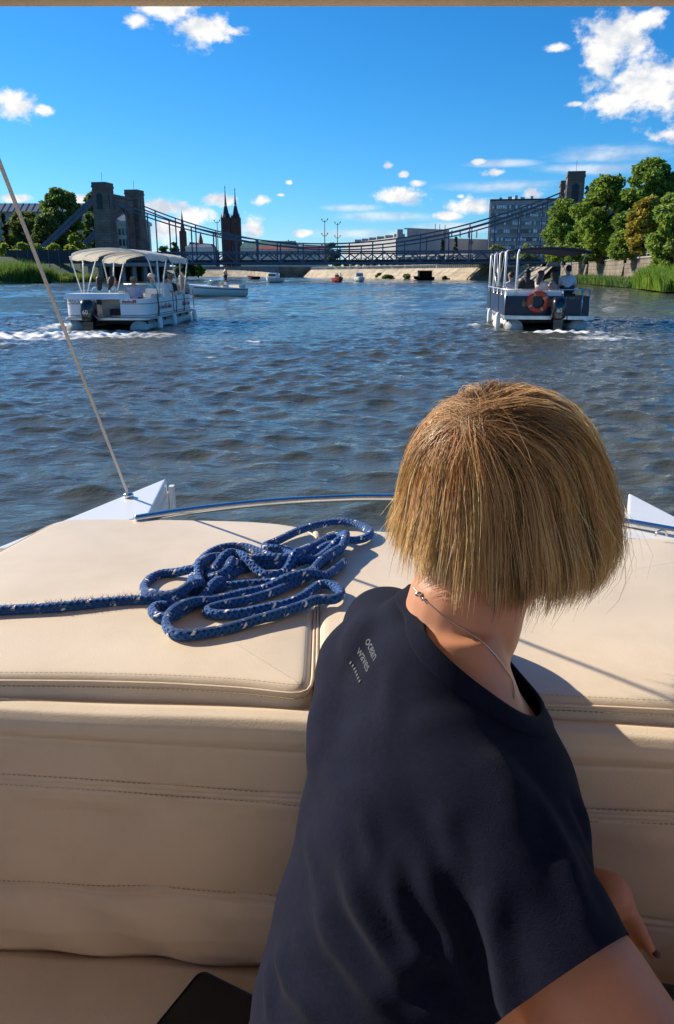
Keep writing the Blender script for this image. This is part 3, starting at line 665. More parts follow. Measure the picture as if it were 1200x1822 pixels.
gable('brown_terrace', 'low brown tiled terrace right of the cathedral, just above the bridge', 452, 574, 437, 560, 14, 443, M_CREAM, M_TILE, 14)
gable('small_tiled_house', 'small house with orange tiled roof beside the middle street lamps', 566, 584, 436, 470, 12, 443, M_CREAM, M_TILE, 3)
gable('grey_townhouse', 'grey townhouse low behind the bridge left of the library', 530, 566, 440, 600, 12, 445, M_CREAM, M_ZINC, 4)
# dark retaining fence and landing on the left bank
lf = tag(empty('dark_panel_fence', (-62, 158, 2)), 'dark panelled fence above the water on the left bank', 'fence')
pb = MB(); pb.box((0,0,0),(1.9,0.12,2.5)); pme = pb.mesh('panel'); pme.materials.append(M_DARK)
for k in range(8): inst('panel', pme, lf, (-2.0+k*2.02, 0, 1.4))
for k in range(9):
    mb = MB(); mb.box((-2.06+k*2.02,-0.05,0.4),(-1.96+k*2.02,0.2,4.0)); mb.build('post', M_STEEL, lf)
st = tag(empty('landing_stage', (-47, 172, 0)), 'weathered concrete landing stage on pillars below the left bridge tower', 'landing')
mb = MB(); mb.box((-6,-2,3.0),(9.5,10,3.7)); mb.build('platform', M_CONC, st)
for k in range(7):
    for y in (-1.5, 6): mb = MB(); mb.box((-5.4+k*2.35,y,-0.5),(-4.7+k*2.35,y+0.7,2.99)); mb.build('pillar', M_CONC, st)
mb = MB(); mb.box((-6,8,-0.5),(9,9,2.99)); mb.build('back_wall', M_DARK, st)
hm = tag(empty('quay_parapet', (-66, 150, 4.3)), 'long pale railing along the top of the left bank', 'railing')
for k in range(14):
    mb = MB(); mb.box((-30+k*2.4,0,0),(-29.9+k*2.4,0.1,1.1)); mb.build('post', M_RAIL, hm)
for z in (0.5, 1.1):
    mb = MB(); mb.box((-30,0.02,z-0.05),(2,0.08,z)); mb.build('rail', M_RAIL, hm)

# ------------------------------------------------------------------ trees and reeds
M_LEAF = attr_mat('foliage', 'col', rough=0.55, transl=0.5, spec=0.35)
M_BARK = mat('bark', (0.07, 0.052, 0.038), rough=0.95, var=0.3, scale=4)
def leaves(me_name, P, size, cols, rg, flat=0.5):
    n = len(P); d1 = rg.normal(size=(n, 3)); d1[:, 2] *= flat; d1 /= np.linalg.norm(d1, axis=1, keepdims=True)
    d2 = np.cross(d1, rg.normal(size=(n, 3))); d2 /= np.linalg.norm(d2, axis=1, keepdims=True)
    s = size*rg.uniform(0.6, 1.35, (n, 1)); a = d1*s; b = d2*s*0.62
    V = np.stack([P-a, P-b*0.9+a*0.1, P+a, P+b*0.9+a*0.1], 1).reshape(-1, 3); F = np.arange(4*n).reshape(n, 4)
    me = bpy.data.meshes.new(me_name); raw_mesh(me, V, F); point_color(me, 'col', np.repeat(cols, 4, 0)); return me
def tree(name, label, base, h, rx, cr, col, nl=7000, ls=0.33, seed=0, grp=None, bottom=0.18, conifer=False, nclump=60, ry=None):
    rg = np.random.default_rng(seed); base = Vector(base); ry = ry or rx
    o = tag(empty(name, base), label, 'tree', grp)
    # crown: clumps on an uneven hull, lit and shaded by the sun itself
    lobes = []
    for k in range(nclump):
        t = rg.uniform(0, 1); z = bottom+(1-bottom)*t
        if conifer: prof_ = max(0.06, (1-t)**0.9)
        else: prof_ = math.sin(math.pi*min(1, 0.16+0.80*t))**0.6
        a = rg.uniform(0, 6.283); rr_ = (rg.uniform(0.25, 1)**0.5)*prof_*rg.uniform(0.8, 1.10)
        lobes.append((rx*rr_*math.cos(a)*0.86, ry*rr_*math.sin(a)*0.86, h*z*0.96, rg.uniform(0.16, 0.34)*rx*(0.55 if conifer else 1)))
    lobes = np.array(lobes); w = lobes[:, 3]**2; idx = rg.choice(len(lobes), nl, p=w/w.sum())
    d = rg.normal(size=(nl, 3)); d /= np.linalg.norm(d, axis=1, keepdims=True); r_ = lobes[idx, 3:4]*(rg.uniform(0.35, 1, (nl, 1))**0.45)*rg.normal(1, 0.10, (nl, 1))
    P = lobes[idx, :3]+d*r_*np.array([1, 1, 0.72])
    P = P[P[:, 2] > h*bottom*0.55]; n = len(P)
    tone = rg.uniform(0.72, 1.28, len(lobes))[idx][:n, None]*rg.uniform(0.75, 1.25, (n, 1)); cols = 3.2*np.array([[1.15, 1.02, 0.72]])*np.array(col)[None]*tone*np.stack([rg.uniform(0.85, 1.2, n), np.ones(n), rg.uniform(0.7, 1.2, n)], 1)
    link_mesh('crown', leaves('crown', P, ls, cols, rg), M_LEAF, o)
    mb = MB(); tr = h*0.022+0.08
    mb.tube([(0,0,-0.4),(0.02*h,0,h*0.2),(0.0,0.02*h,h*0.45),(0.01*h,0,h*0.75)], [tr*1.3, tr, tr*0.7, tr*0.2], 8)
    for k in range(9):
        j = int(rg.integers(len(lobes))); e = lobes[j, :3]; z0 = h*(0.18+0.4*rg.uniform()); mb.tube([(0,0,z0), (e[0]*0.5, e[1]*0.5, (z0+e[2])/2+0.03*h), tuple(e)], [tr*0.45, tr*0.3, tr*0.08], 5)
    mb.build('trunk', M_BARK, o, True)
    return o
def tree_at(name, label, u, vtop, vbase_z, Y, halfw, cr, col, **k):
    p = W(u, vtop, Y); h = p.z-vbase_z
    return tree(name, label, (p.x, Y, vbase_z), h, halfw/FPX*Y*cp_, cr, col, **k)
gR = 'trees above the right quay wall'
GA, GB, GC, GD = (0.060, 0.098, 0.020), (0.046, 0.082, 0.018), (0.095, 0.090, 0.022), (0.072, 0.115, 0.030)
tree_at('lime_tree', 'rounded green tree nearest the right bridge tower', 1012, 358, 3.4, 150, 46, 0, GB, seed=21, grp=gR, nl=9000, ls=0.34, bottom=0.06)
tree_at('lime_tree', 'broad green tree in the middle of the right bank row', 1085, 318, 3.4, 128, 62, 0, GA, seed=22, grp=gR, nl=14000, ls=0.34, bottom=0.06)
tree_at('lime_tree', 'tallest dark green tree behind the others on the right bank', 1165, 288, 3.4, 122, 66, 0, GB, seed=23, grp=gR, nl=15000, ls=0.34, bottom=0.08)
tree_at('maple_tree', 'yellowing tree among the green ones on the right bank', 1152, 352, 3.4, 104, 34, 0, (0.098, 0.094, 0.020), seed=24, grp=gR, nl=7000, ls=0.26, bottom=0.10)
tree_at('willow_tree', 'pale green willow at the right edge above the reeds', 1208, 345, 2.0, 88, 44, 0, GD, seed=25, grp=gR, nl=10000, ls=0.24, bottom=0.04)
tree_at('young_tree', 'low bushy tree filling the gap under the broad one on the right bank', 1050, 398, 3.4, 132, 44, 0, GB, seed=26, grp=gR, nl=8000, ls=0.3, bottom=0.02)
tree_at('young_tree', 'bright young tree between the yellowing tree and the railing', 1118, 412, 3.3, 108, 34, 0, GD, seed=27, grp=gR, nl=6000, ls=0.25, bottom=0.02)
tree_at('young_tree', 'leafy low branch drooping over the right end of the wall', 1188, 430, 2.0, 90, 26, 0, GD, seed=28, grp=gR, nl=4500, ls=0.22, bottom=0.0)
gL = 'trees behind the left bank'
tree_at('plane_tree', 'tallest round-topped tree left of the stone bridge tower', 106, 336, 5, 246, 40, 0, (0.036, 0.062, 0.018), seed=31, grp=gL, nl=11000, ls=0.55, bottom=0.05)
tree_at('plane_tree', 'dark tree squeezed against the left bridge tower', 166, 342, 5, 262, 30, 0, (0.030, 0.054, 0.018), seed=32, grp=gL, nl=8000, ls=0.55, bottom=0.05)
tree_at('plane_tree', 'broad low tree between the tall round tree and the conifer', 40, 376, 5, 236, 36, 0, (0.044, 0.060, 0.018), seed=33, grp=gL, nl=8000, ls=0.5, bottom=0.05)
tree_at('plane_tree', 'dark spreading tree in front of the tall round one', 82, 384, 5, 228, 34, 0, (0.030, 0.050, 0.016), seed=34, grp=gL, nl=8000, ls=0.5, bottom=0.03)
tree_at('fir_tree', 'dark pointed fir at the left edge of the picture', 4, 376, 5, 232, 13, 0, (0.016, 0.030, 0.016), seed=35, grp=gL, nl=4000, ls=0.45, bottom=0.03, conifer=True)
tree_at('round_bush', 'bright clipped round bush below the left backstay', 131, 416, 5, 205, 17, 0, (0.070, 0.110, 0.022), seed=36, nl=3500, ls=0.34, bottom=0.0, nclump=30)
for k, (u, vt, hw_) in enumerate(((8,436,20),(38,433,18),(68,435,20),(98,436,20),(126,438,18))):
    tree_at('hedge_bush', ['leftmost','second','third','fourth','rightmost'][k]+' sunlit bush of the green hedge row on the left bank', u, vt, 3.9, 176, hw_, 0, (0.085, 0.115, 0.020), seed=40+k, grp='hedge bushes on the left bank', nl=2200, ls=0.3, bottom=0.0, nclump=24)
for k, (u, vt, hw_, Y) in enumerate(((788,425,8,246),(812,420,8,250))):
    tree_at('spruce_tree', ['shorter','taller'][k]+' dark spruce in front of the library', u, vt, 3.4, Y, hw_, 0, (0.014, 0.026, 0.018), seed=50+k, grp='spruces by the library', nl=2200, ls=0.35, bottom=0.05, conifer=True)
tree_at('light_tree', 'pale leafy tree at the foot of the office block', 888, 432, 3.4, 262, 16, 0, (0.10, 0.11, 0.02), seed=53, nl=2500, ls=0.4, bottom=0.0, nclump=26)
tree_at('light_tree', 'green tree low beside the right foot of the office block', 940, 432, 3.4, 262, 26, 0, (0.07, 0.10, 0.03), seed=54, nl=3000, ls=0.4, bottom=0.0, nclump=26)
tree_at('town_tree', 'dark tree between the two churches and the red roof', 312, 430, 4, 520, 12, 0, (0.03, 0.05, 0.02), seed=55, nl=1500, ls=0.9, bottom=0.0, nclump=26)
tree_at('town_tree', 'dark tree under the street lamps left of the library', 592, 433, 4, 440, 15, 0, (0.03, 0.055, 0.02), seed=56, nl=1800, ls=0.8, bottom=0.0, nclump=26)
tree_at('town_tree', 'dark trees left of the small church, just above the parapet', 290, 436, 4, 430, 16, 0, (0.026, 0.045, 0.02), seed=57, nl=1800, ls=0.8, bottom=0.0, nclump=26)
tree_at('river_tree', 'sunlit green tree on the left bank under the bridge', 352, 470, 0.8, 232, 16, 0, (0.05, 0.10, 0.015), seed=58, nl=2500, ls=0.35, bottom=0.0, nclump=26)
tree_at('river_tree', 'dark tree on the left bank beside the brighter tree under the bridge', 330, 466, 0.8, 226, 20, 0, (0.02, 0.04, 0.012), seed=59, nl=2500, ls=0.35, bottom=0.0, nclump=26)
r = random.Random(4)
ORD = 'one two three four five six seven eight nine ten eleven twelve thirteen fourteen fifteen sixteen seventeen eighteen nineteen twenty twenty-one twenty-two'.split()
for k in range(22):                               # clipped trees along the far quay
    u = 604+k*12.3; Yq = 322-k*5.0
    tree_at('quay_tree', 'small street tree number %s from the left in the clipped row along the far quay' % ORD[k], u, 469.5+r.uniform(-1, 1.2), 3.1, Yq, 5.6, 0, (0.035, 0.065, 0.016), seed=70+k, grp='street trees along the far quay', nl=420, ls=0.42, bottom=0.2, nclump=12)
for k, (u, vt, Y, hw_) in enumerate(((678,486,262,10),(725,488.5,240,11),(690,491,250,12),(792,492,214,5))):
    tree_at('bank_bush', ['tallest rounded bush','wide low bush','flat trailing bush','tiny bush'][k]+' at the water line of the far embankment', u, vt, 0.1, Y, hw_, 0, (0.032, 0.050, 0.014), seed=95+k, grp='bushes at the foot of the far embankment', nl=900, ls=0.32, bottom=0.0, nclump=16)
def reeds(name, label, poly, n, h0, h1, col, seed):
    """upright blades over a quadrilateral patch"""
    rg = np.random.default_rng(seed); a, b, c, d = [np.array(p) for p in poly]
    s, t = rg.uniform(0, 1, (n, 1)), rg.uniform(0, 1, (n, 1)); B = (a*(1-s)+b*s)*(1-t)+(d*(1-s)+c*s)*t
    prof_ = 0.55+0.45*np.sin(np.pi*np.clip(t, 0, 1))+0.18*np.sin(s*27)+0.12*np.sin(s*61+1)
    hh = rg.uniform(h0, h1, (n, 1))*np.clip(prof_, 0.35, 1.25); lean = rg.normal(0, 0.22, (n, 2))*hh; w = rg.uniform(0.03, 0.075, (n, 1)); az = rg.uniform(0, 3.14, (n, 1))
    wx = np.concatenate([np.cos(az)*w, np.sin(az)*w, np.zeros((n, 1))], 1); z = np.zeros((n, 1))
    p0 = np.concatenate([B, z+0.15], 1); p1 = np.concatenate([B+lean*0.35, hh*0.6+0.15], 1); p2 = np.concatenate([B+lean, hh+0.15], 1)
    V = np.stack([p0-wx, p0+wx, p1+wx*0.8, p1-wx*0.8, p2], 1).reshape(-1, 3); i = np.arange(n)[:, None]*5
    me = bpy.data.meshes.new(name); F = np.concatenate([i+np.array([[0, 1, 2]]), i+np.array([[0, 2, 3]]), i+np.array([[3, 2, 4]])]); raw_mesh(me, V, F)
    cc = 1.9*np.array(col)[None]*rg.uniform(0.6, 1.4, (n, 1))*np.stack([rg.uniform(0.8, 1.35, n), np.ones(n), np.ones(n)], 1); point_color(me, 'col', np.repeat(cc, 5, 0))
    o = link_mesh(name, me, M_LEAF); tag(o, label, 'reeds', kind='stuff'); return o
reeds('reed_bed', 'bright green reeds crowding the water edge below the right quay wall', [(26.8,66),(33.5,62),(37,86),(31.5,86)], 26000, 0.9, 2.1, (0.085, 0.150, 0.018), 1)
reeds('reed_bed', 'bright green reeds running out of the picture on the right', [(27.3,64),(34,60),(52,30),(38,30)], 14000, 1.2, 2.6, (0.085, 0.150, 0.018), 2)
reeds('reed_bed', 'darker reeds further along the foot of the right quay wall', [(31.5,88),(36.8,90),(46,160),(43,160)], 12000, 0.5, 1.3, (0.050, 0.095, 0.018), 3)
reeds('reed_bed', 'green reeds at the water edge on the left bank', [(-60,128),(-53,128),(-50,146),(-60,146)], 14000, 1.6, 3.4, (0.060, 0.110, 0.018), 4)
reeds('reed_bed', 'thin reeds and grass before the landing stage on the left bank', [(-58,150),(-50.4,150),(-49,170),(-58,170)], 8000, 0.6, 1.6, (0.085, 0.13, 0.02), 5)

# ------------------------------------------------------------------ people aboard the other boats
_MC = {}
def cmat(col, rough=0.8, **k):
    key = (tuple(col), rough)
    if key not in _MC: _MC[key] = mat('cloth_%d' % len(_MC), col, rough=rough, var=0.10, scale=6, **k)
    return _MC[key]
M_SKINS = mat('skin', (0.48, 0.27, 0.19), rough=0.55, var=0.08)
SKIN, SHIRT, LEGS = 0, 1, 2
def figure_prims(pose, lean=0.0, arm='lap', bare=False):
    """capsules (p, q, r0, r1, material); origin on the seat (or the ground when standing); faces +Y"""
    z0 = 0.0 if pose == 'sit' else 0.86
    def T(x, y, z): return Vector((x, y+lean*z, z0+z))
    pr = [(T(-0.08,0,0.10), T(0.08,0,0.10), 0.145, 0.145, LEGS if not bare else LEGS), (T(0,0.0,0.14), T(0,0,0.36), 0.135, 0.15, SKIN if bare else SHIRT), (T(-0.12,0,0.44), T(0.12,0,0.44), 0.088, 0.088, SKIN if bare else SHIRT), (T(0,-0.01,0.46), T(0,0.01,0.60), 0.062, 0.055, SKIN), (T(0,0.01,0.66), T(0,0.025,0.73), 0.088, 0.095, SKIN), (T(0,0.085,0.645), T(0,0.11,0.665), 0.035, 0.018, SKIN)]
    am = SKIN
    for s in (-1, 1):
        sh = T(s*0.185, 0, 0.44)
        if arm == 'lap': e = T(s*0.25, 0.06, 0.19); h = T(s*0.12, 0.27, 0.14)
        elif arm == 'back': e = T(s*0.36, -0.04, 0.30); h = T(s*0.52, -0.02, 0.36)
        else: e = T(s*0.24, 0.05, 0.16); h = T(s*0.18, 0.28, 0.30)
        mid = sh.lerp(e, 0.6); pr += [(sh, mid, 0.062, 0.055, SKIN if bare else SHIRT), (mid, e, 0.046, 0.042, am), (e, h, 0.042, 0.032, am), (h, h+(h-e).normalized()*0.08, 0.036, 0.026, SKIN)]
        if pose == 'sit':
            k = Vector((s*0.13, 0.45, 0.10)); pr += [(T(s*0.09,0.02,0.08), k, 0.088, 0.062, LEGS), (k, Vector((s*0.13, 0.47, -0.32)), 0.058, 0.042, LEGS), (Vector((s*0.13,0.47,-0.36)), Vector((s*0.13,0.60,-0.40)), 0.045, 0.035, LEGS)]
        else:
            pr += [(T(s*0.09,0,0.06), T(s*0.10,0.02,-0.40), 0.09, 0.062, LEGS), (T(s*0.10,0.02,-0.40), T(s*0.11,-0.01,-0.80), 0.056, 0.04, SKIN), (T(s*0.11,-0.02,-0.82), T(s*0.11,0.13,-0.83), 0.042, 0.034, SKIN)]
    return pr, T
def person(label, loc, rz, shirt, hair, legs=(0.03, 0.035, 0.05), pose='sit', lean=0.0, arm='lap', long_hair=False, cap=None, bare=False, grp=None, sc=1.0):
    o = tag(empty('person', loc, rz), label, 'person', grp); o.scale = (sc, sc, sc)
    pr, T = figure_prims(pose, lean, arm, bare)
    mb = MB()
    for p, q, a, b, m_ in pr: mb.cap(p, q, a, b, 10)
    me = remesh(mb, 'body', 0.030, 4)
    n = len(me.polygons); C = np.zeros(n*3, np.float32); me.polygons.foreach_get('center', C); C = C.reshape(-1, 3)
    best = np.full(n, 9.0); idx = np.zeros(n, np.int32)
    for p, q, a, b, m_ in pr:
        p_, q_ = np.array(p), np.array(q); d = q_-p_; t = np.clip(((C-p_)@d)/max(1e-9, d@d), 0, 1); dist = np.linalg.norm(C-(p_+t[:, None]*d), axis=1)-(a+(b-a)*t)
        w = dist < best; best[w] = dist[w]; idx[w] = m_
    link_mesh('body', me, [M_SKINS, cmat(shirt), cmat(legs)], o); me.polygons.foreach_set('material_index', idx)
    h = T(0, 0.012, 0.705); mb = MB(); mb.ell(h+Vector((0,-0.018,0.022)), (0.100,0.108,0.112), None, 14, 10)
    if long_hair: mb.cap(h+Vector((0,-0.07,-0.02)), h+Vector((0,-0.10,-0.25)), 0.085, 0.075, 12); mb.cap(h+Vector((0,-0.03,0.03)), h+Vector((0,-0.08,-0.12)), 0.104, 0.095, 12)
    hm = remesh(mb, 'hair', 0.022, 3)
    bm = bmesh.new(); bm.from_mesh(hm); c = h+Vector((0, 0.075, -0.03))
    bmesh.ops.delete(bm, geom=[v for v in bm.verts if (v.co-c).length < 0.085], context='VERTS'); bm.to_mesh(hm); bm.free()
    link_mesh('hair', hm, cmat(hair, 0.55), o, True)
    if cap:
        mb = MB(); mb.ell(h+Vector((0,-0.005,0.05)), (0.112,0.118,0.09), None, 14, 8); mb.box(h+Vector((-0.075,0.08,0.035)), h+Vector((0.075,0.20,0.047))); mb.build('cap', cmat(cap), o, True)
    return o

# ------------------------------------------------------------------ pontoon boats
M_PWHITE = mat('white_boat_panel', (0.82, 0.825, 0.81), rough=0.35, var=0.06, scale=1.5)
M_PGREY = mat('grey_recess_panel', (0.36, 0.35, 0.33), rough=0.5)
M_ALU = mat('brushed_aluminium', (0.60, 0.61, 0.62), rough=0.35, metal=0.85)
M_NAVY = mat('navy_boat_panel', (0.012, 0.016, 0.040), rough=0.30, var=0.1, scale=2.0)
M_MOTOR = mat('black_outboard_cowl', (0.010, 0.010, 0.012), rough=0.25, coat=0.4)
M_BLK = mat('black_rubber', (0.012, 0.012, 0.012), rough=0.7)
M_PTUBE = mat('pontoon_tube', (0.46, 0.45, 0.42), rough=0.4, var=0.3, scale=2.0)
M_TARP = mat('ivory_awning', (0.88, 0.85, 0.77), rough=0.8, var=0.05)
M_TARPN = mat('navy_awning', (0.016, 0.022, 0.065), rough=0.8, var=0.1)
M_RED = mat('red_lettering', (0.42, 0.03, 0.04), rough=0.6)
M_GREYT = mat('grey_lettering', (0.16, 0.16, 0.17), rough=0.6)
M_GOLD = mat('gold_lettering', (0.30, 0.22, 0.10), rough=0.5)
M_WHT = mat('white_lettering', (0.75, 0.75, 0.75), rough=0.6)
M_ORANGE = mat('orange_lifebuoy', (0.62, 0.085, 0.035), rough=0.55, var=0.12, scale=5)
M_SEATC = mat('cream_boat_seat', (0.60, 0.55, 0.47), rough=0.6)
def translucent(m, f):
    nt = m.node_tree; N = nt.nodes; L = nt.links; b = N['Principled BSDF']; t = N.new('ShaderNodeBsdfTranslucent'); L.new(b.inputs['Base Color'].links[0].from_socket, t.inputs['Color'])
    x = N.new('ShaderNodeMixShader'); x.inputs[0].default_value = f; L.new(b.outputs[0], x.inputs[1]); L.new(t.outputs[0], x.inputs[2]); L.new(x.outputs[0], N['Material Output'].inputs['Surface'])
translucent(M_TARP, 0.55)
def lettering(text, size, m, parent, loc, rot, squash=1.0):
    me = text_mesh(text, size); o = link_mesh('lettering', me, m, parent); o.location = loc; o.rotation_euler = rot; o.scale = (squash, 1, 1); return o
def dashes(parent, x0, x1, h, m, mapf, seed):
    """a line of lettering too far off to read"""
    r = random.Random(seed); mb = MB(); x = x0
    while x < x1:
        w = r.uniform(0.025, 0.05); 
        if r.random() < 0.86:
            a = h*r.choice((0.6, 0.6, 1.0)); q = [mapf(x, 0), mapf(x+w*0.75, 0), mapf(x+w*0.75, a), mapf(x, a)]; mb.add(q, [(0,1,2,3)])
            if r.random() < 0.5: pass
        x += w
    mb.build('lettering', m, parent)
def outboard(parent, loc, number, lean=0.0):
    x, y, z = loc; mb = MB()
    prof_ = [(-0.30,0.05),(-0.22,-0.02),(0.0,-0.03),(0.30,0.02),(0.42,0.10),(0.45,0.20)]
    secs = []
    for zz, hw, y0, y1 in ((-0.02,0.13,-0.20,0.16),(0.02,0.19,-0.30,0.22),(0.25,0.205,-0.33,0.24),(0.45,0.20,-0.31,0.22),(0.56,0.17,-0.25,0.17),(0.60,0.11,-0.15,0.10)):
        ym = (y0+y1)/2; hy = (y1-y0)/2
        secs.append([(x+hw*math.copysign(abs(math.cos(a))**0.6, math.cos(a)), y+ym+hy*math.copysign(abs(math.sin(a))**0.6, math.sin(a)), z+zz) for a in np.linspace(0, 2*math.pi, 20, endpoint=False)])
    mb.rings(secs); mo = mb.build('outboard_motor', M_MOTOR, parent, True)
    mb = MB(); mb.hexa([(x-0.10,y-0.22,z-0.75),(x+0.10,y-0.22,z-0.75),(x+0.09,y+0.06,z-0.75),(x-0.09,y+0.06,z-0.75)], [(x-0.14,y-0.2,z-0.03),(x+0.14,y-0.2,z-0.03),(x+0.12,y+0.14,z-0.03),(x-0.12,y+0.14,z-0.03)]); mb.build('leg_casing', M_MOTOR, mo)
    lettering(number, 0.16, M_WHT, mo, (x-0.02, y-0.338, z+0.24), (math.pi/2, 0, 0))
    mb = MB(); mb.bar((x-0.1,y+0.15,z+0.02),(x-0.1,y+0.5,z+0.0),0.06,0.1); mb.bar((x+0.1,y+0.15,z+0.02),(x+0.1,y+0.5,z+0.0),0.06,0.1); mb.build('bracket', M_BLK, mo)
    return mo
def fender(parent, p):
    mb = MB(); mb.lathe([(0.025,-0.27),(0.065,-0.24),(0.08,-0.12),(0.08,0.12),(0.065,0.22),(0.025,0.27)], p, 12); o = mb.build('fender', M_PWHITE, parent, True)
    mb = MB(); mb.tube([(p[0],p[1],p[2]+0.3),(p[0]-0.02,p[1],p[2]+0.95)], 0.012, 5); mb.build('lanyard', M_BLK, o)
def bimini(parent, y0, y1, hw, ztop, drop, m, legs_y, mlegs, rear_drop=0.0, flat=0.0):
    """arched fabric top on hoops"""
    n, k = 15, 9; rows = []
    for i in range(k):
        t = i/(k-1); y = y0+(y1-y0)*t; sag = 0.035*math.sin(t*math.pi*2)**2
        rows.append([(hw*math.sin(a)*(1.0), y, ztop-sag-rear_drop*(1-t)**2*0-drop*(1-math.cos(a))/(1-math.cos(1.25))*(1-flat) - (0.10 if abs(a) > 1.15 else 0)) for a in np.linspace(-1.25, 1.25, n)])
    th = [[(x, y, z+0.02) for x, y, z in r] for r in rows]
    mb = MB(); mb.rings([a+b[::-1] for a, b in zip(rows, th)]); cn = mb.build('awning', m, parent, True)
    xe = hw*math.sin(1.25); ze = rows[0][0][2]+0.08
    for yl, yb in legs_y:
        for s_ in (-1, 1):
            mb = MB(); mb.tube([(s_*(hw-0.02), yb, 0.98), (s_*xe, yl, ze)], 0.020, 6); mb.build('awning_leg', mlegs, parent, True)
        mb = MB(); mb.tube([(hw*math.sin(a), yl, ztop-0.03-drop*(1-math.cos(a))/(1-math.cos(1.25))*(1-flat)) for a in np.linspace(-1.2, 1.2, 11)], 0.018, 6); mb.build('awning_hoop', mlegs, cn, True)
    return cn
def rect_loop(hw, y0, y1, r, n=6):
    P = []
    for cx, cy, a0 in ((hw-r, y0+r, -90), (hw-r, y1-r, 0), (-hw+r, y1-r, 90), (-hw+r, y0+r, 180)):
        for a in np.linspace(a0, a0+90, n): P.append((cx+r*math.cos(R_(a)), cy+r*math.sin(R_(a))))
    return P
def pontoon_hull(o, LEN, HW, deckm):
    for s_ in (-1, 1):
        pts = [(s_*(HW-0.30), -0.15, 0.14), (s_*(HW-0.30), LEN-0.9, 0.14), (s_*(HW-0.30), LEN-0.35, 0.20), (s_*(HW-0.30), LEN, 0.36)]
        mb = MB(); mb.tube(pts, [0.25, 0.25, 0.21, 0.07], 14); mb.build('pontoon', M_PTUBE, o, True)
    mb = MB(); mb.prism(rect_loop(HW, -0.15, LEN-0.3, 0.25), 0.40, 0.49); mb.build('deck', deckm, o)
    mb = MB(); mb.prism(rect_loop(HW+0.025, -0.175, LEN-0.275, 0.27), 0.425, 0.465); mb.build('rub_rail', M_ALU, o)
    for k in range(6):
        y = 0.2+k*(LEN-1.2)/5; mb = MB(); mb.box((-HW+0.1,y-0.05,0.28),(HW-0.1,y+0.05,0.399)); mb.build('cross_member', M_BLK, o)

# left: white pontoon boat
LB = tag(empty('pontoon_boat', (-6.80, 23.55, -0.13), R_(-2.0)), 'white pontoon boat with two ivory awnings and black outboard on the left', 'boat')
LEN, HW = 6.6, 1.25
pontoon_hull(LB, LEN, HW, M_PGREY)
def fence_strip(parent, P, z0, z1, m, name='side_panel', th=0.04):
    mb = MB(); n = len(P); c = Vector((0, LEN/2))
    inn = [(p[0]*(1-th/HW), p[1]+(th if p[1] < LEN/2 else -th)*(1 if abs(p[1]-LEN/2) > LEN/2-0.35 else 0)) for p in P]
    vs = [(x, y, z0) for x, y in P]+[(x, y, z1) for x, y in P]+[(x, y, z1) for x, y in inn]+[(x, y, z0) for x, y in inn]
    fs = []
    for k in range(n-1):
        for a in range(4): b = (a+1) % 4; fs.append((a*n+k, a*n+k+1, b*n+k+1, b*n+k))
    fs += [(0, n, 2*n, 3*n), (n-1, 2*n-1, 3*n-1, 4*n-1)]; mb.add(vs, fs); return mb.build(name, m, parent)
arcR = [(HW-0.33+0.33*math.cos(a), 0.33+0.33*math.sin(a)) for a in np.linspace(-math.pi/2, 0, 8)]
side_r = [(0.42, 0.0)]+arcR+[(HW, 2.4), (HW, 3.3), (HW, LEN-1.0)]+[(HW-0.5+0.5*math.cos(a), LEN-1.0+0.5*math.sin(a)) for a in np.linspace(0.2, math.pi/2, 6)]+[(0.35, LEN-0.5)]
side_l = [(-x, y) for x, y in side_r]; side_l[0] = (-0.30, 0.0)
for sd in (side_r, side_l):
    sp_o = fence_strip(LB, sd, 0.50, 1.02, M_PWHITE)
    for z in (0.53, 0.86):
        fence_strip(sp_o, [(x*1.004, y-0.004 if y < 1 else y) for x, y in sd], z, z+0.022, M_GREYT, 'stripe', 0.02)
# stern sun pad over a recess for the motor
mb = MB(); mb.hexa([(-HW+0.02,-0.05,1.0),(0.46,-0.05,1.0),(0.46,0.95,1.0),(-HW+0.02,0.95,1.0)], [(-HW+0.06,0.0,1.16),(0.42,0.0,1.16),(0.42,0.9,1.16),(-HW+0.06,0.9,1.16)]); mb.build('stern_pad', M_PWHITE, LB)
mb = MB(); mb.box((-0.31,0.55,0.50),(0.43,0.60,0.99)); mb.build('motor_well', M_SEATC, LB)
mb = MB(); mb.box((0.05,0.15,0.52),(0.42,0.5,0.72)); mb.build('battery_box', M_BLK, LB)
lettering('WROCŁAW', 0.125, M_GREYT, LB, (-0.88, -0.012, 0.935), (math.pi/2, 0, 0))
dashes(LB, 0.48, 0.95, 0.085, M_RED, lambda x, z: (x, -0.012, 0.90+z), 1)
dashes(LB, 1.2, 2.9, 0.16, M_RED, lambda x, z: (HW+0.008, x, 0.66+z), 2); dashes(LB, 4.4, 5.6, 0.16, M_RED, lambda x, z: (HW+0.008, x, 0.66+z), 3)
outboard(LB, (-0.36, -0.42, 0.42), '60')
for y in (0.75, 2.6, 5.7): fender(LB, (HW+0.13, y, 0.22))
for y, z in ((1.0, 1.0), (3.4, 1.0), (4.6, 1.0)):
    mb = MB(); mb.tube([(HW+0.03,y,1.03),(HW+0.035,y+0.05,0.75),(HW+0.03,y-0.05,0.48)], 0.014, 5); mb.build('dock_line', M_BLK, LB)
mb = MB(); mb.tube([(0.05,LEN-0.2,0.5),(0.35,LEN+0.1,0.45),(0.9,LEN+0.0,0.5)], 0.12, 8); mb.build('bow_bumper', M_BLK, LB, True)
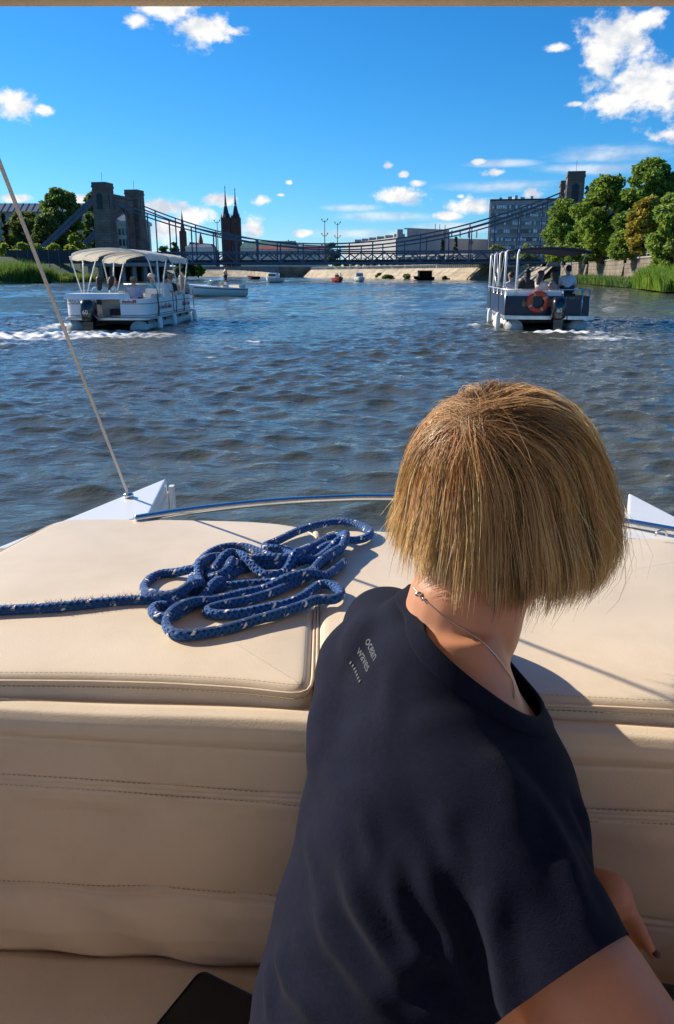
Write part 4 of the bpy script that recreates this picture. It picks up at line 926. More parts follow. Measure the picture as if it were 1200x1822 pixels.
for (xa, ya, xb, yb) in ((-HW+0.1,1.0,-HW+0.6,5.4),(HW-0.6,1.2,HW-0.1,2.2),(HW-0.6,3.5,HW-0.1,5.4)):
    mb = MB(); mb.box((xa,ya,0.50),(xb,yb,0.80)); bn = mb.build('bench', M_SEATC, LB)
    xo = xa if xa < 0 else xb-0.12; mb = MB(); mb.box((xo,ya+0.02,0.803),(xo+0.12,yb-0.02,1.12)); mb.build('bench_back', M_SEATC, bn)
mb = MB(); mb.box((0.55,2.35,0.5),(1.15,2.95,1.25)); mb.build('helm_console', M_PWHITE, LB)
mb = MB(); mb.tube([(HW-0.05,LEN-0.7,1.0),(HW-0.05,LEN-0.7,1.35),(-HW+0.05,LEN-0.7,1.35),(-HW+0.05,LEN-0.7,1.0)], 0.018, 6); mb.build('bow_rail', M_ALU, LB, True)
bimini(LB, 0.55, 3.05, 1.22, 2.44, 0.22, M_TARP, ((0.62, 1.55), (1.7, 1.60), (2.95, 1.75)), M_PWHITE)
bimini(LB, 3.5, 6.1, 1.22, 2.40, 0.22, M_TARP, ((3.6, 4.3), (4.8, 4.5), (6.0, 4.9)), M_PWHITE)
def bp(root, x, y, z):
    c, s_ = math.cos(root.rotation_euler.z), math.sin(root.rotation_euler.z); return (root.location.x+c*x-s_*y, root.location.y+s_*x+c*y, z+root.location.z)
gp = 'passengers on the white pontoon boat'; rzL = LB.rotation_euler.z
person('dark-haired passenger in pale blue top, leftmost at the stern of the white pontoon boat', bp(LB, -0.62, 1.45, 0.82), rzL+R_(10), (0.30, 0.45, 0.55), (0.018, 0.012, 0.010), long_hair=True, grp=gp)
person('passenger in light top looking right beside the leftmost one on the white boat', bp(LB, -0.30, 1.75, 0.82), rzL+R_(-60), (0.42, 0.55, 0.62), (0.02, 0.014, 0.011), long_hair=True, grp=gp)
person('passenger with cap turned away and lilac top in the middle of the white boat', bp(LB, 0.42, 1.55, 0.80), rzL+R_(15), (0.42, 0.40, 0.52), (0.14, 0.09, 0.06), cap=(0.16, 0.13, 0.10), grp=gp)
person('fair-haired passenger in turquoise top and pale cap on the white boat', bp(LB, 0.62, 2.9, 0.90), rzL+R_(-75), (0.10, 0.36, 0.46), (0.30, 0.15, 0.06), cap=(0.62, 0.58, 0.52), grp=gp, arm='fwd')
person('passenger in white shirt with dark hair seated amidships on the white boat', bp(LB, 0.88, 3.7, 0.90), rzL+R_(30), (0.62, 0.62, 0.62), (0.02, 0.014, 0.010), grp=gp)
person('passenger in black top with brown hair near the bow of the white boat', bp(LB, 0.72, 5.1, 0.88), rzL+R_(20), (0.014, 0.014, 0.016), (0.16, 0.09, 0.045), grp=gp)
person('blonde passenger rightmost at the bow of the white pontoon boat', bp(LB, 1.00, 5.6, 0.86), rzL+R_(10), (0.40, 0.30, 0.22), (0.46, 0.30, 0.14), long_hair=True, grp=gp)

# right: navy pontoon boat
RB = tag(empty('pontoon_boat', (6.22, 23.7, -0.10), R_(-5.5)), 'navy blue pontoon boat with orange lifebuoy on its stern on the right', 'boat')
LEN, HW = 6.4, 1.22
pontoon_hull(RB, LEN, HW, M_ALU)
def panel(x0, x1, z0=0.50, z1=1.06): 
    mb = MB(); mb.box((x0,0.02,z0),(x1,0.06,z1)); return mb.build('stern_panel', M_NAVY, RB)
panel(-HW, 0.44); panel(0.46, 0.98); panel(1.06, HW)
for s_ in (-1, 1):
    mb = MB(); mb.box((s_*HW-0.02,0.07,0.50),(s_*HW+0.02,LEN-0.6,1.06)); mb.build('side_panel', M_NAVY, RB)
    mb = MB(); mb.tube([(s_*HW,0.04,1.10),(s_*HW,0.04,1.24),(s_*HW,LEN-0.6,1.24),(s_*HW,LEN-0.6,1.10)], 0.018, 6); mb.build('guard_rail', M_ALU, RB, True)
    for y in (1.2, 2.4, 3.6, 4.8):
        mb = MB(); mb.tube([(s_*HW,y,0.5),(s_*HW,y,1.24)], 0.016, 6); mb.build('stanchion', M_ALU, RB, True)
mb = MB(); mb.box((-HW,LEN-0.64,0.50),(HW,LEN-0.60,1.06)); mb.build('bow_panel', M_NAVY, RB)
for x in (-HW, 0.45, 1.02, HW-0.0):
    mb = MB(); mb.tube([(x,0.04,0.48),(x,0.04,1.24)], 0.018, 6); mb.build('stanchion', M_ALU, RB, True)
mb = MB(); mb.tube([(-HW,0.04,1.24),(HW,0.04,1.24)], 0.018, 6); mb.build('guard_rail', M_ALU, RB, True)
mb = MB(); mb.box((-HW+0.03,0.08,0.80),(0.42,0.55,1.20)); mb.build('stern_bench', M_PWHITE, RB)
for sx in (-1, 1):
    mb = MB(); mb.box((sx*HW-(0.5 if sx > 0 else -0.03),0.9,0.5),(sx*HW+(-0.03 if sx > 0 else 0.5),5.2,0.92)); mb.build('bench', M_PWHITE, RB)
mb = MB(); mb.box((0.5,3.0,0.5),(1.05,3.5,1.35)); mb.build('helm_console', M_PWHITE, RB)
mb = MB(); mb.box((-HW-0.03,-0.28,0.40),(0.10,0.0,0.50)); mb.build('swim_step', M_ALU, RB)
mb = MB(); mb.box((0.58,-0.28,0.40),(HW+0.12,0.0,0.50)); mb.build('swim_step', M_ALU, RB)
outboard(RB, (0.26, -0.40, 0.44), '60')
# lifebuoy: a ring with four pale straps, hung on the stern
lbz = 0.90; lx = -0.28
lo_ = tag(empty('lifebuoy', bp(RB, lx, -0.06, lbz), RB.rotation_euler.z), 'orange ring lifebuoy hanging on the stern of the navy boat', 'lifebuoy')
mb = MB(); mb.tube([(0.245*math.cos(a), -0.02, 0.245*math.sin(a)) for a in np.linspace(0, 2*math.pi, 32, endpoint=False)], 0.068, 12, closed=True); mb.build('ring', M_ORANGE, lo_, True)
for a0 in (0.5, 2.07, 3.64, 5.21):
    mb = MB(); mb.tube([(0.245*math.cos(a), -0.02, 0.245*math.sin(a)) for a in np.linspace(a0-0.09, a0+0.09, 4)], 0.0715, 12); mb.build('strap', mat('lifebuoy_strap', (0.55, 0.42, 0.32), rough=0.6), lo_, True)
mb = MB(); mb.tube([(0.325*math.cos(a), -0.05, 0.325*math.sin(a)) for a in np.linspace(0, 2*math.pi, 24, endpoint=False)], 0.008, 5, closed=True); mb.build('grab_line', M_ORANGE, lo_, True)
dashes(RB, -0.72, -0.42, 0.22, M_GOLD, lambda x, z: (x, 0.012, 0.76+z), 4); dashes(RB, -0.08, 0.15, 0.22, M_GOLD, lambda x, z: (x, 0.012, 0.76+z), 6)
dashes(RB, 0.54, 0.90, 0.05, M_GOLD, lambda x, z: (x, 0.012, 0.98+z), 5)
for y in (0.5, 3.2): fender(RB, (-HW-0.14, y, 0.30))
for y in (0.7,): 
    mb = MB(); mb.tube([(-HW-0.10,y,0.15),(-HW-0.10,y+0.6,0.2)], 0.11, 10); mb.build('fender', M_PWHITE, RB, True)
# flat navy awning: white posts to port, thin braces to starboard
n, k = 11, 9; rows = []
for i in range(k):
    y = 0.5+i*(5.4)/(k-1); rows.append([(x, y, 2.33+0.07*math.cos(x*1.2)-0.05*(abs(x)/1.25)**4-0.02*math.sin(i*1.9)) for x in np.linspace(-1.16, 1.32, n)])
th2 = [[(x, y, z+0.045) for x, y, z in r] for r in rows]
mb = MB(); mb.rings([a+b[::-1] for a, b in zip(rows, th2)]); aw = mb.build('awning', M_TARPN, RB, True)
for y in (0.7, 2.4, 4.1, 5.6):
    mb = MB(); mb.tube([(-HW+0.02,y,1.06),(-HW+0.03,y,2.30),(-HW+0.09,y+0.05,2.36)], 0.034, 8); mb.build('awning_post', M_PWHITE, RB, True)
mb = MB(); mb.tube([(-0.92,0.06,1.1),(-0.92,0.1,2.24),(-0.86,0.3,2.36)], 0.030, 8); mb.build('awning_post', M_PWHITE, RB, True)
for (ya, yb) in ((2.6,0.9),(2.6,3.4),(2.7,5.5)):
    for s_ in (-1, 1):
        mb = MB(); mb.tube([(s_*(HW-0.02),ya,1.2),(s_*1.2,yb,2.32)], 0.014, 6); mb.build('awning_brace', M_ALU, RB, True)
gq = 'passengers on the navy pontoon boat'; rzR = RB.rotation_euler.z
person('passenger in white shirt leftmost on the navy boat', bp(RB, -0.78, 2.7, 0.92), rzR+R_(35), (0.62, 0.60, 0.66), (0.05, 0.03, 0.022), grp=gq, arm='back')
person('long black haired passenger second from the left on the navy boat', bp(RB, -0.50, 1.0, 1.00), rzR+R_(5), (0.02, 0.018, 0.02), (0.010, 0.008, 0.008), long_hair=True, grp=gq)
person('passenger with long brown hair in the middle of the navy boat', bp(RB, -0.06, 1.15, 0.96), rzR+R_(-55), (0.50, 0.46, 0.44), (0.05, 0.033, 0.024), long_hair=True, grp=gq)
person('dark-haired passenger in pink top leaning back on the navy boat', bp(RB, 0.36, 1.3, 0.96), rzR+R_(60), (0.52, 0.28, 0.24), (0.035, 0.02, 0.016), long_hair=True, grp=gq, arm='back')
person('passenger in grey white shirt seated in front of the standing helmsman on the navy boat', bp(RB, 0.58, 2.4, 0.98), rzR+R_(40), (0.52, 0.50, 0.52), (0.015, 0.011, 0.010), grp=gq)
person('helmsman in white shirt sitting tallest on the right of the navy boat', bp(RB, 0.84, 1.6, 1.12), rzR+R_(-10), (0.60, 0.63, 0.70), (0.014, 0.010, 0.009), grp=gq)
mb = MB(); mb.box((0.62,1.38,0.5),(1.06,1.85,1.10)); mb.build('helm_seat', M_BLK, RB)

# ------------------------------------------------------------------ runabout coming towards us
SPB = tag(empty('runabout', G(384, 528, 0.0), R_(128)), 'white open runabout with a standing bare-chested man behind the left pontoon boat', 'boat')
def hull_mesh(Lh, bw, h0, h1, m, parent, name='hull', stern=0.0):
    secs = []
    for i in range(13):
        t = i/12; w_ = bw/2*(1-max(0, (t-0.45)/0.55)**2.3*0.97); z1 = h0+(h1-h0)*t**1.5; y = -Lh/2+Lh*t
        kz = -0.15+0.42*max(0, (t-0.62)/0.38)**2
        secs.append([(-w_, y, z1), (-w_*0.98, y, z1-0.10), (-w_*0.86, y-0.04, max(kz+0.05, 0.10+0.25*t*t)), (0, y-0.08, kz), (w_*0.86, y-0.04, max(kz+0.05, 0.10+0.25*t*t)), (w_*0.98, y, z1-0.10), (w_, y, z1)])
    mb = MB(); mb.rings(secs, True, closed_loop=False)
    o = mb.build(name, m, parent, True); return o, secs
SPB.scale = (0.82, 0.82, 0.82)
hh_, secs = hull_mesh(5.4, 2.1, 0.72, 0.98, M_PWHITE, SPB)
mb = MB(); mb.rings([[s[0], (s[0][0]*0.8, s[0][1], s[0][2]+0.05), (0, s[0][1], s[0][2]+0.12), (s[-1][0]*0.8, s[-1][1], s[-1][2]+0.05), s[-1]] for s in secs[6:]], False, closed_loop=False); mb.build('foredeck', M_PWHITE, SPB, True)
mb = MB(); mb.add([(-0.85,-2.6,0.55),(0.85,-2.6,0.55),(0.85,0.2,0.55),(-0.85,0.2,0.55)], [(0,1,2,3)]); mb.build('cockpit_floor', M_SEATC, SPB)
for s_ in (0, -1):
    mb = MB(); mb.rings([[q[s_], (q[s_][0]*0.82, q[s_][1], q[s_][2]+0.02)] for q in secs[:7]], False, closed_loop=False); mb.build('side_deck', M_PWHITE, SPB)
    mb = MB(); mb.rings([[(q[s_][0]*1.012, q[s_][1], q[s_][2]-0.10), (q[s_][0]*1.012, q[s_][1], q[s_][2]-0.17)] for q in secs[:12]], False, closed_loop=False); mb.build('stripe', M_NAVY, SPB)
M_SHIELD = mat('tinted_windscreen', (0.10, 0.20, 0.18), rough=0.08, alpha=0.55, spec=0.8)
mb = MB(); wp = [(-0.95,-0.5),(-0.85,0.25),(-0.45,0.75),(0,0.85),(0.45,0.75),(0.85,0.25),(0.95,-0.5)]
mb.rings([[(x, y, 0.92) for x, y in wp], [(x*0.86, y-0.42, 1.36) for x, y in wp]], False, closed_loop=False); ws = mb.build('windscreen', M_SHIELD, SPB)
mb = MB(); mb.tube([(x*0.86, y-0.42, 1.36) for x, y in wp], 0.02, 6); mb.build('screen_frame', M_ALU, ws, True)
for x in (-0.45, 0.45):
    mb = MB(); mb.box((x-0.25,-0.75,0.55),(x+0.25,-0.35,1.0)); mb.box((x-0.25,-0.85,0.80),(x+0.25,-0.752,1.25)); mb.build('seat', M_SEATC, SPB)
mb = MB(); mb.box((-0.85,-2.55,0.55),(0.85,-1.9,0.98)); mb.build('stern_seat', M_SEATC, SPB)
person('bare-chested man in black shorts standing in the runabout', bp(SPB, -0.20, -0.75, 0.47), R_(-70), (0.3, 0.2, 0.15), (0.03, 0.02, 0.015), legs=(0.012, 0.012, 0.013), pose='stand', bare=True)

# ------------------------------------------------------------------ small craft far up the river
def small_boat(label, u, v, ln, bw, rz, hullm, top=None, people=2, seed=0, grp='small boats far up the river', cabin=False):
    p = G(u, v, 0.0); o = tag(empty('small_boat', p, rz), label, 'boat', grp); r = random.Random(seed)
    hull_mesh(ln, bw, 0.75, 0.95, hullm, o)
    mb = MB(); mb.box((-bw*0.40,-ln*0.46,0.45),(bw*0.40,ln*0.2,0.6)); mb.build('floor', M_SEATC, o)
    if top is not None:
        mb = MB(); mb.prism(rect_loop(bw*0.48, -ln*0.42, ln*0.30, 0.3), 2.15, 2.3); mb.build('canopy', top, o)
        for x in (-bw*0.42, bw*0.42):
            for y in (-ln*0.38, ln*0.26): mb = MB(); mb.tube([(x,y,0.6),(x,y,2.15)], 0.04, 6); mb.build('canopy_post', M_ALU, o)
    if cabin:
        mb = MB(); mb.hexa([(-bw*0.36,-ln*0.2,0.75),(bw*0.36,-ln*0.2,0.75),(bw*0.36,ln*0.15,0.75),(-bw*0.36,ln*0.15,0.75)], [(-bw*0.3,-ln*0.15,1.7),(bw*0.3,-ln*0.15,1.7),(bw*0.3,ln*0.05,1.7),(-bw*0.3,ln*0.05,1.7)]); cb_ = mb.build('cabin', M_PWHITE, o)
        mb = MB(); mb.box((-bw*0.28,ln*0.08,1.1),(bw*0.28,ln*0.145,1.5)); mb.build('cabin_window', M_GLASS, cb_)
    return o, p
def crew(o, spots):
    for k, (x, y, la, sh, hr) in enumerate(spots):
        person(la, bp(o, x, y, 0.85), o.rotation_euler.z+R_(40*k-60), sh, hr, grp='people on the far boats')
b1, _ = small_boat('dark red canopied boat under the low bridge', 450, 497, 7.5, 2.6, R_(20), mat('maroon_hull', (0.12, 0.035, 0.03), rough=0.4), mat('maroon_canopy', (0.13, 0.045, 0.04), rough=0.8))
b2, _ = small_boat('white cabin boat with people on deck, left of the middle', 487, 503, 6.0, 2.3, R_(165), M_PWHITE, cabin=True)
crew(b2, [(-0.4,-1.5,'passenger in dark top on the white cabin boat, left one',(0.03,0.03,0.035),(0.03,0.02,0.015)), (0.4,-1.9,'passenger in red top on the white cabin boat, right one',(0.3,0.06,0.05),(0.05,0.03,0.02))])
b3, _ = small_boat('red motor boat with several people near the middle of the river', 602, 502, 4.6, 1.9, R_(190), mat('red_hull', (0.36, 0.035, 0.03), rough=0.4))
crew(b3, [(-0.45,0.2,'left of the three passengers on the red boat',(0.5,0.45,0.42),(0.05,0.03,0.02)), (0.0,-0.6,'middle passenger of the red boat, in dark top',(0.05,0.05,0.08),(0.10,0.06,0.03)), (0.45,0.3,'right of the three passengers on the red boat',(0.45,0.2,0.15),(0.03,0.02,0.015))])
b4, _ = small_boat('white motor boat throwing a wake right of the red boat', 640, 501, 5.2, 2.2, R_(180), M_PWHITE, cabin=True)
crew(b4, [(0.0,-1.5,'passenger in dark top on the white boat beside the red boat',(0.04,0.05,0.08),(0.03,0.02,0.015))])
b5, _ = small_boat('black covered boat close to the far embankment', 754, 498, 5.2, 2.4, R_(95), mat('black_hull', (0.012, 0.012, 0.014), rough=0.5), M_BLK)
mb = MB(); mb.box((-1.1,-1.9,0.7),(1.1,1.4,2.14)); mb.build('canvas_sides', M_BLK, b5)
for k, (u, v, la) in enumerate(((392, 489, 'white moored boat at the left end of the low bridge'), (375, 490, 'white moored boat further left beneath the low bridge'))):
    small_boat(la, u, v, 5.5, 2.0, R_(80+20*k), M_PWHITE, cabin=(k == 0), grp='moored boats')

# ------------------------------------------------------------------ our own motorboat (foredeck, bench, awning)
def leather_mat(name, col):
    m = mat(name, col, rough=0.42, var=0.07, scale=3.0, spec=0.45, sheen=0.05)
    nt = m.node_tree; N = nt.nodes; L = nt.links; b = N['Principled BSDF']
    tc = N.new('ShaderNodeTexCoord'); v = N.new('ShaderNodeTexVoronoi'); v.inputs['Scale'].default_value = 420; L.new(tc.outputs['Object'], v.inputs['Vector'])
    n2 = N.new('ShaderNodeTexNoise'); n2.inputs['Scale'].default_value = 9; n2.inputs['Detail'].default_value = 5; L.new(tc.outputs['Object'], n2.inputs['Vector'])
    ad = N.new('ShaderNodeMath'); ad.operation = 'MULTIPLY_ADD'; L.new(n2.outputs['Fac'], ad.inputs[0]); ad.inputs[1].default_value = 3.0; L.new(v.outputs['Distance'], ad.inputs[2])
    bp = N.new('ShaderNodeBump'); bp.inputs['Strength'].default_value = 0.16; bp.inputs['Distance'].default_value = 0.0010
    L.new(ad.outputs[0], bp.inputs['Height']); L.new(bp.outputs[0], b.inputs['Normal'])
    # faint grime rubbed into the vinyl
    n3 = N.new('ShaderNodeTexNoise'); n3.inputs['Scale'].default_value = 7; n3.inputs['Detail'].default_value = 9; n3.inputs['Roughness'].default_value = 0.7; L.new(tc.outputs['Object'], n3.inputs['Vector'])
    mr = N.new('ShaderNodeMapRange'); mr.inputs['From Min'].default_value = 0.46; mr.inputs['From Max'].default_value = 0.80; mr.inputs['To Max'].default_value = 0.55; L.new(n3.outputs['Fac'], mr.inputs['Value'])
    src = b.inputs['Base Color'].links[0].from_socket
    mx = N.new('ShaderNodeMix'); mx.data_type = 'RGBA'; L.new(mr.outputs[0], mx.inputs[0]); L.new(src, mx.inputs[6]); mx.inputs[7].default_value = (col[0]*0.78, col[1]*0.74, col[2]*0.66, 1)
    L.new(mx.outputs[2], b.inputs['Base Color'])
    return m
M_VINYL = leather_mat('cream_vinyl', (0.745, 0.610, 0.435))
M_THREAD = mat('stitch_thread', (0.42, 0.33, 0.21), rough=0.8)
M_GEL = mat('white_gelcoat', (0.80, 0.80, 0.77), rough=0.28, var=0.03, scale=2.0, coat=0.3)
M_CHROME = mat('polished_steel', (0.70, 0.69, 0.67), rough=0.2, metal=1.0, var=0.04, scale=8)
M_CANVAS = mat('beige_canvas', (0.68, 0.58, 0.45), rough=0.85, bump=0.2, bscale=300)
M_LINER = mat('teak_sole', (0.62, 0.43, 0.27), rough=0.6, var=0.2, scale=8)

YAW = -0.0855
def ybench(x): return 0.0+YAW*x
boat = tag(empty('motorboat', (0, 0, 0)), 'our own white motorboat with cream vinyl sun pad and bench in the foreground', 'boat')
ZP = H-0.49
def densify(pts, step):
    out = []
    for i in range(len(pts)):
        a = Vector(pts[i]); b = Vector(pts[(i+1) % len(pts)]); n = max(1, int((b-a).length/step))
        out += [a.lerp(b, k/n) for k in range(n)]
    return out
def smooth_loop(P, it, lam=0.5):
    P = np.array([tuple(p) for p in P])
    for _ in range(it): P = P*(1-lam)+lam*0.5*(np.roll(P, 1, 0)+np.roll(P, -1, 0))
    return P
def cushion(name, px, z, th, rnd, crown, parent):
    lp = smooth_loop(densify([G(u, v, z) for u, v in px], 0.008), 14)[:, :2]
    if np.sum(lp[:, 0]*np.roll(lp[:, 1], -1)-np.roll(lp[:, 0], -1)*lp[:, 1]) < 0: lp = lp[::-1]
    t = np.roll(lp, -1, 0)-np.roll(lp, 1, 0); t /= np.linalg.norm(t, axis=1, keepdims=True)
    nin = np.stack([-t[:, 1], t[:, 0]], 1); c = lp.mean(0)
    rows = []
    bulge = lambda q: 0.006*math.sin(math.pi*q)
    for q in np.linspace(0, 1, 6): rows.append(np.column_stack([lp-nin*bulge(q), np.full(len(lp), z-th+(th-rnd)*q)]))
    for a in np.linspace(15, 90, 6):
        o_ = rnd*(1-math.cos(R_(a))); rows.append(np.column_stack([lp+nin*o_, np.full(len(lp), z-rnd+rnd*math.sin(R_(a)))]))
    base = lp+nin*rnd
    for k in range(1, 40):
        f = 1-k/40.0; xy = c+(base-c)*f
        zz = z+crown*(1-f**3)+0.0015*np.sin(xy[:, 0]*23+1.3*np.sin(xy[:, 1]*9))*np.sin(xy[:, 1]*17+xy[:, 0]*5)*(1-f)
        rows.append(np.column_stack([xy, zz]))
    n = len(lp); V = np.concatenate(rows+[np.array([[c[0], c[1], z+crown]])]); F = []
    for i in range(len(rows)-1):
        for k in range(n): F.append((i*n+k, i*n+(k+1) % n, (i+1)*n+(k+1) % n, (i+1)*n+k))
    i = len(rows)-1; ci = len(V)-1
    me = bpy.data.meshes.new(name); me.from_pydata(V.tolist(), [], F+[(i*n+k, i*n+(k+1) % n, ci) for k in range(n)]+[tuple(range(n))[::-1]])
    o = link_mesh(name, me, M_VINYL, parent, smooth=True)
    # welt and stitching run just below the top edge
    w = MB(); w.tube([(p[0]-q[0]*0.002, p[1]-q[1]*0.002, z-rnd*0.42) for p, q in zip(lp[::2]+nin[::2]*rnd*0.10, nin[::2])], 0.0022, 6, closed=True)
    w.build('piping', M_VINYL, o, True)
    st = MB(); L_ = np.concatenate([[0], np.cumsum(np.linalg.norm(np.roll(lp, -1, 0)-lp, axis=1))])
    for row, zz, ins in ((0, z-rnd*0.42-0.0065, -0.0012), (1, z-0.0012, rnd*0.72)):
        s_ = 0.0
        while s_ < L_[-1]-0.01:
            def at(q):
                k = int(np.searchsorted(L_, q, 'right')-1) % n; f = (q-L_[k])/(L_[k+1]-L_[k]); j = (k+1) % n
                p = lp[k]*(1-f)+lp[j]*f+nin[k]*ins; return (p[0], p[1], zz)
            st.bar(at(s_), at(s_+0.0042), 0.0012, 0.0009); s_ += 0.0064
    st.build('stitching', M_THREAD, o)
    return o
left_px = [(-330,1204),(0,1203),(150,1204),(300,1208),(450,1217),(530,1228),(553,1231),(556,1200),(560,1080),(565,1000),(569,951),(540,936),(500,929),(440,924.5),(330,922),(200,920.5),(112,921),(95,926),(0,976),(-150,1062)]
right_px = [(564,1232),(620,1228),(800,1236),(930,1242),(1200,1255),(1420,1266),(1400,965),(1320,957),(1200,956),(1100,955),(900,950),(700,943),(600,939),(581,940),(575,951),(571,1000),(566,1080)]
padL = cushion('sun_pad', left_px, ZP, 0.060, 0.017, 0.006, boat)
padR = cushion('sun_pad', right_px, ZP, 0.060, 0.017, 0.006, boat)
# flap of vinyl in the gap between the two pads
mb = MB(); q = [G(562, v, ZP-0.014) for v in (1216, 1150, 1080, 1000, 950)]
mb.tube([p+Vector((0.0, 0, 0)) for p in q], 0.0065, 8); mb.build('hinge_flap', M_VINYL, boat, True)

def extr_profile(name, prof, x0, x1, nx, fn, parent, m):
    """prof: (dy, z) points; surface swept across the boat; fn(x, s, y, z) -> extra dy, dz"""
    pr = np.array(prof, float); d = np.concatenate([[0], np.cumsum(np.linalg.norm(np.diff(pr, axis=0), axis=1))])
    ss = np.linspace(0, d[-1], 260); yy = np.interp(ss, d, pr[:, 0]); zz = np.interp(ss, d, pr[:, 1])
    k = np.array([1, 2, 1])/4.0
    for _ in range(2):
        yy[1:-1] = np.convolve(yy, k, 'valid'); zz[1:-1] = np.convolve(zz, k, 'valid')
    xs = np.linspace(x0, x1, nx); X, _ = np.meshgrid(xs, ss, indexing='ij')
    Yb = np.broadcast_to(yy, X.shape); Zb = np.broadcast_to(zz, X.shape)
    ey, ez = fn(X, Yb, Zb)
    P = np.stack([X, 0.862+YAW*X+Yb+ey, H+Zb+ez], -1)
    return link_mesh(name, grid_mesh(name, P[:, ::-1]), m, parent, smooth=True)
g = lambda x, c, s_: np.exp(-((x-c)/s_)**2)
def back_fn(X, Y, Z):
    wob = 0.004*np.sin(X*11+0.7)+0.003*np.sin(X*23+2)
    zz = Z+0.004*np.sin(X*6+1)
    ey = 0.0035*g(zz, -0.555, 0.0035)+0.0030*g(zz, -0.618, 0.0022)+0.0030*g(zz, -0.6255, 0.0018)+0.0026*g(zz, -0.633, 0.0022)
    zp = Z+0.62*wob
    ey = ey+0.006*g(zp, -0.782, 0.003)+0.004*g(zp, -0.790, 0.0022)-0.003*g(zp, -0.786, 0.003)
    # soft diagonal folds in the lower panel, gentle waves above
    low = 1/(1+np.exp((Z+0.785)/0.008))
    t = X*1.0+(Z+0.85)*1.25
    ey = ey-low*(0.0045*np.sin(t*44+1.2*np.sin(X*7))*np.exp(-((X+0.40)/0.34)**2)+0.0026*np.sin(t*25+0.5))
    mid = (1-low)*np.clip((-0.645-Z)/0.02, 0, 1)
    ey = ey-mid*(0.0045*np.sin((X*1.0+Z*0.55)*21+0.8)+0.003*np.sin((X-Z*0.4)*9+2)*np.sin(Z*30))
    rol = np.clip((Z+0.553)/0.015, 0, 1); ey = ey-rol*0.002*np.sin(X*17+0.4)
    return ey, 0.002*np.sin(X*5+0.5)
prof = [(0.050,-0.60),(0.012,-0.536),(-0.012,-0.521),(-0.034,-0.512),(-0.052,-0.515),(-0.062,-0.526),(-0.064,-0.539),(-0.058,-0.552),(-0.054,-0.560),(-0.052,-0.60),(-0.050,-0.64),(-0.050,-0.70),(-0.050,-0.77),(-0.050,-0.785),(-0.060,-0.81),(-0.066,-0.845),(-0.060,-0.885),(-0.04,-0.91),(0.0,-0.925)]
back = extr_profile('backrest', prof, -1.02, 1.08, 420, back_fn, boat, M_VINYL)
seat_prof = [(-0.02,-0.925),(-0.045,-0.905),(-0.070,-0.893),(-0.15,-0.888),(-0.40,-0.890),(-0.50,-0.90),(-0.54,-0.93),(-0.55,-1.02)]
extr_profile('seat', seat_prof, -1.02, 1.08, 160, lambda X, Y, Z: (0*X, 0.004*np.sin(X*5)*np.sin(Y*12)+0.002*np.sin(X*19)), boat, M_VINYL)
# stitched thread along the backrest seams
th = MB()
for z0, amp in ((-0.6165, 0), (-0.634, 0), (-0.779, 1)):
    for x in np.arange(-1.0, 1.06, 0.0068):
        def at(q):
            i = int(np.clip(round((q+1.02)/2.10*419), 0, 419)); zq = z0-(0.62*(0.004*math.sin(q*11+0.7)+0.003*math.sin(q*23+2)) if amp else 0.004*math.sin(q*6+1))
            col = [back.data.vertices[i*260+k].co for k in range(0, 260, 2)]
            c = min((c for c in col if c.y < 0.862+YAW*q+0.0), key=lambda c: abs(c.z-(H+zq)))
            return Vector((q, c.y-0.0004, H+zq))
        th.bar(at(x), at(x+0.0044), 0.0010, 0.0010)
th.build('stitching', M_THREAD, back)

# hull: outline at deck level (port side traced from the photograph, starboard mirrored about the boat's axis)
A_ = W(297, 850, 1.75); Ar = W(1120, 876, 1.60)
hl = [(-0.428, 1.90), (-0.66, 1.405), (-0.93, 1.00), (-1.10, 0.60), (-1.16, 0.0), (-1.16, -2.6)]
hr = [(0.680, 1.745), (0.94, 1.20), (1.13, 0.80), (1.24, 0.40), (1.26, 0.0), (1.30, -2.6)]
bowL = (-0.405, 1.565); bowR = (0.600, 1.475)
outl = [bowL]+hl+hr[::-1]+[bowR]
hull = MB(); n = len(outl); zs = [(H-0.530, 1.0, 0), (H-0.60, 1.01, 0), (0.55, 0.96, -0.03), (0.10, 0.86, -0.10), (-0.30, 0.70, -0.25)]
cxy = (0.08, -0.3)
for i, (z, sc, dy) in enumerate(zs): pass
hull.rings([[(cxy[0]+(x-cxy[0])*sc, cxy[1]+(y-cxy[1])*sc+dy*(1 if y > 0.5 else 0), z) for x, y in outl] for z, sc, dy in zs], caps=False)
hull.add([(cxy[0]+(x-cxy[0])*0.70, cxy[1]+(y-cxy[1])*0.70, -0.30) for x, y in outl], [tuple(range(n))])
hull.build('hull', M_GEL, boat)
dk = MB(); zd = H-0.532
dk.add([(*bowL, zd), (*hl[0], zd-0.012), (*hl[1], zd), (*hl[2], zd), (-1.02, 0.865-0.0855*-1.02, zd), (1.08, 0.865-0.0855*1.08, zd), (*hr[2], zd), (*hr[1], zd), (*hr[0], zd-0.012), (*bowR, zd)], [(0,1,2,3,4,5,6,7,8,9)][::-1])
for P_, xi in ((hl, -1.02), (hr, 1.10)):
    q = [(P_[2][0], P_[2][1]), P_[3], P_[4], P_[5]]
    vs = [(x, y, zd) for x, y in q]+[(xi, y, zd) for x, y in q]; dk.add(vs, [(k, k+1, 4+k+1, 4+k) for k in range(3)])
dk.build('deck', M_GEL, boat)
ln = MB()
ln.add([(-1.02,0.95,H-1.3),(1.10,0.78,H-1.3),(1.10,-2.6,H-1.3),(-1.02,-2.6,H-1.3)], [(0,1,2,3)])
for x in (-1.02, 1.10): ln.add([(x,0.95,H-1.3),(x,0.95,zd),(x,-2.6,zd),(x,-2.6,H-1.3)], [(0,1,2,3)])
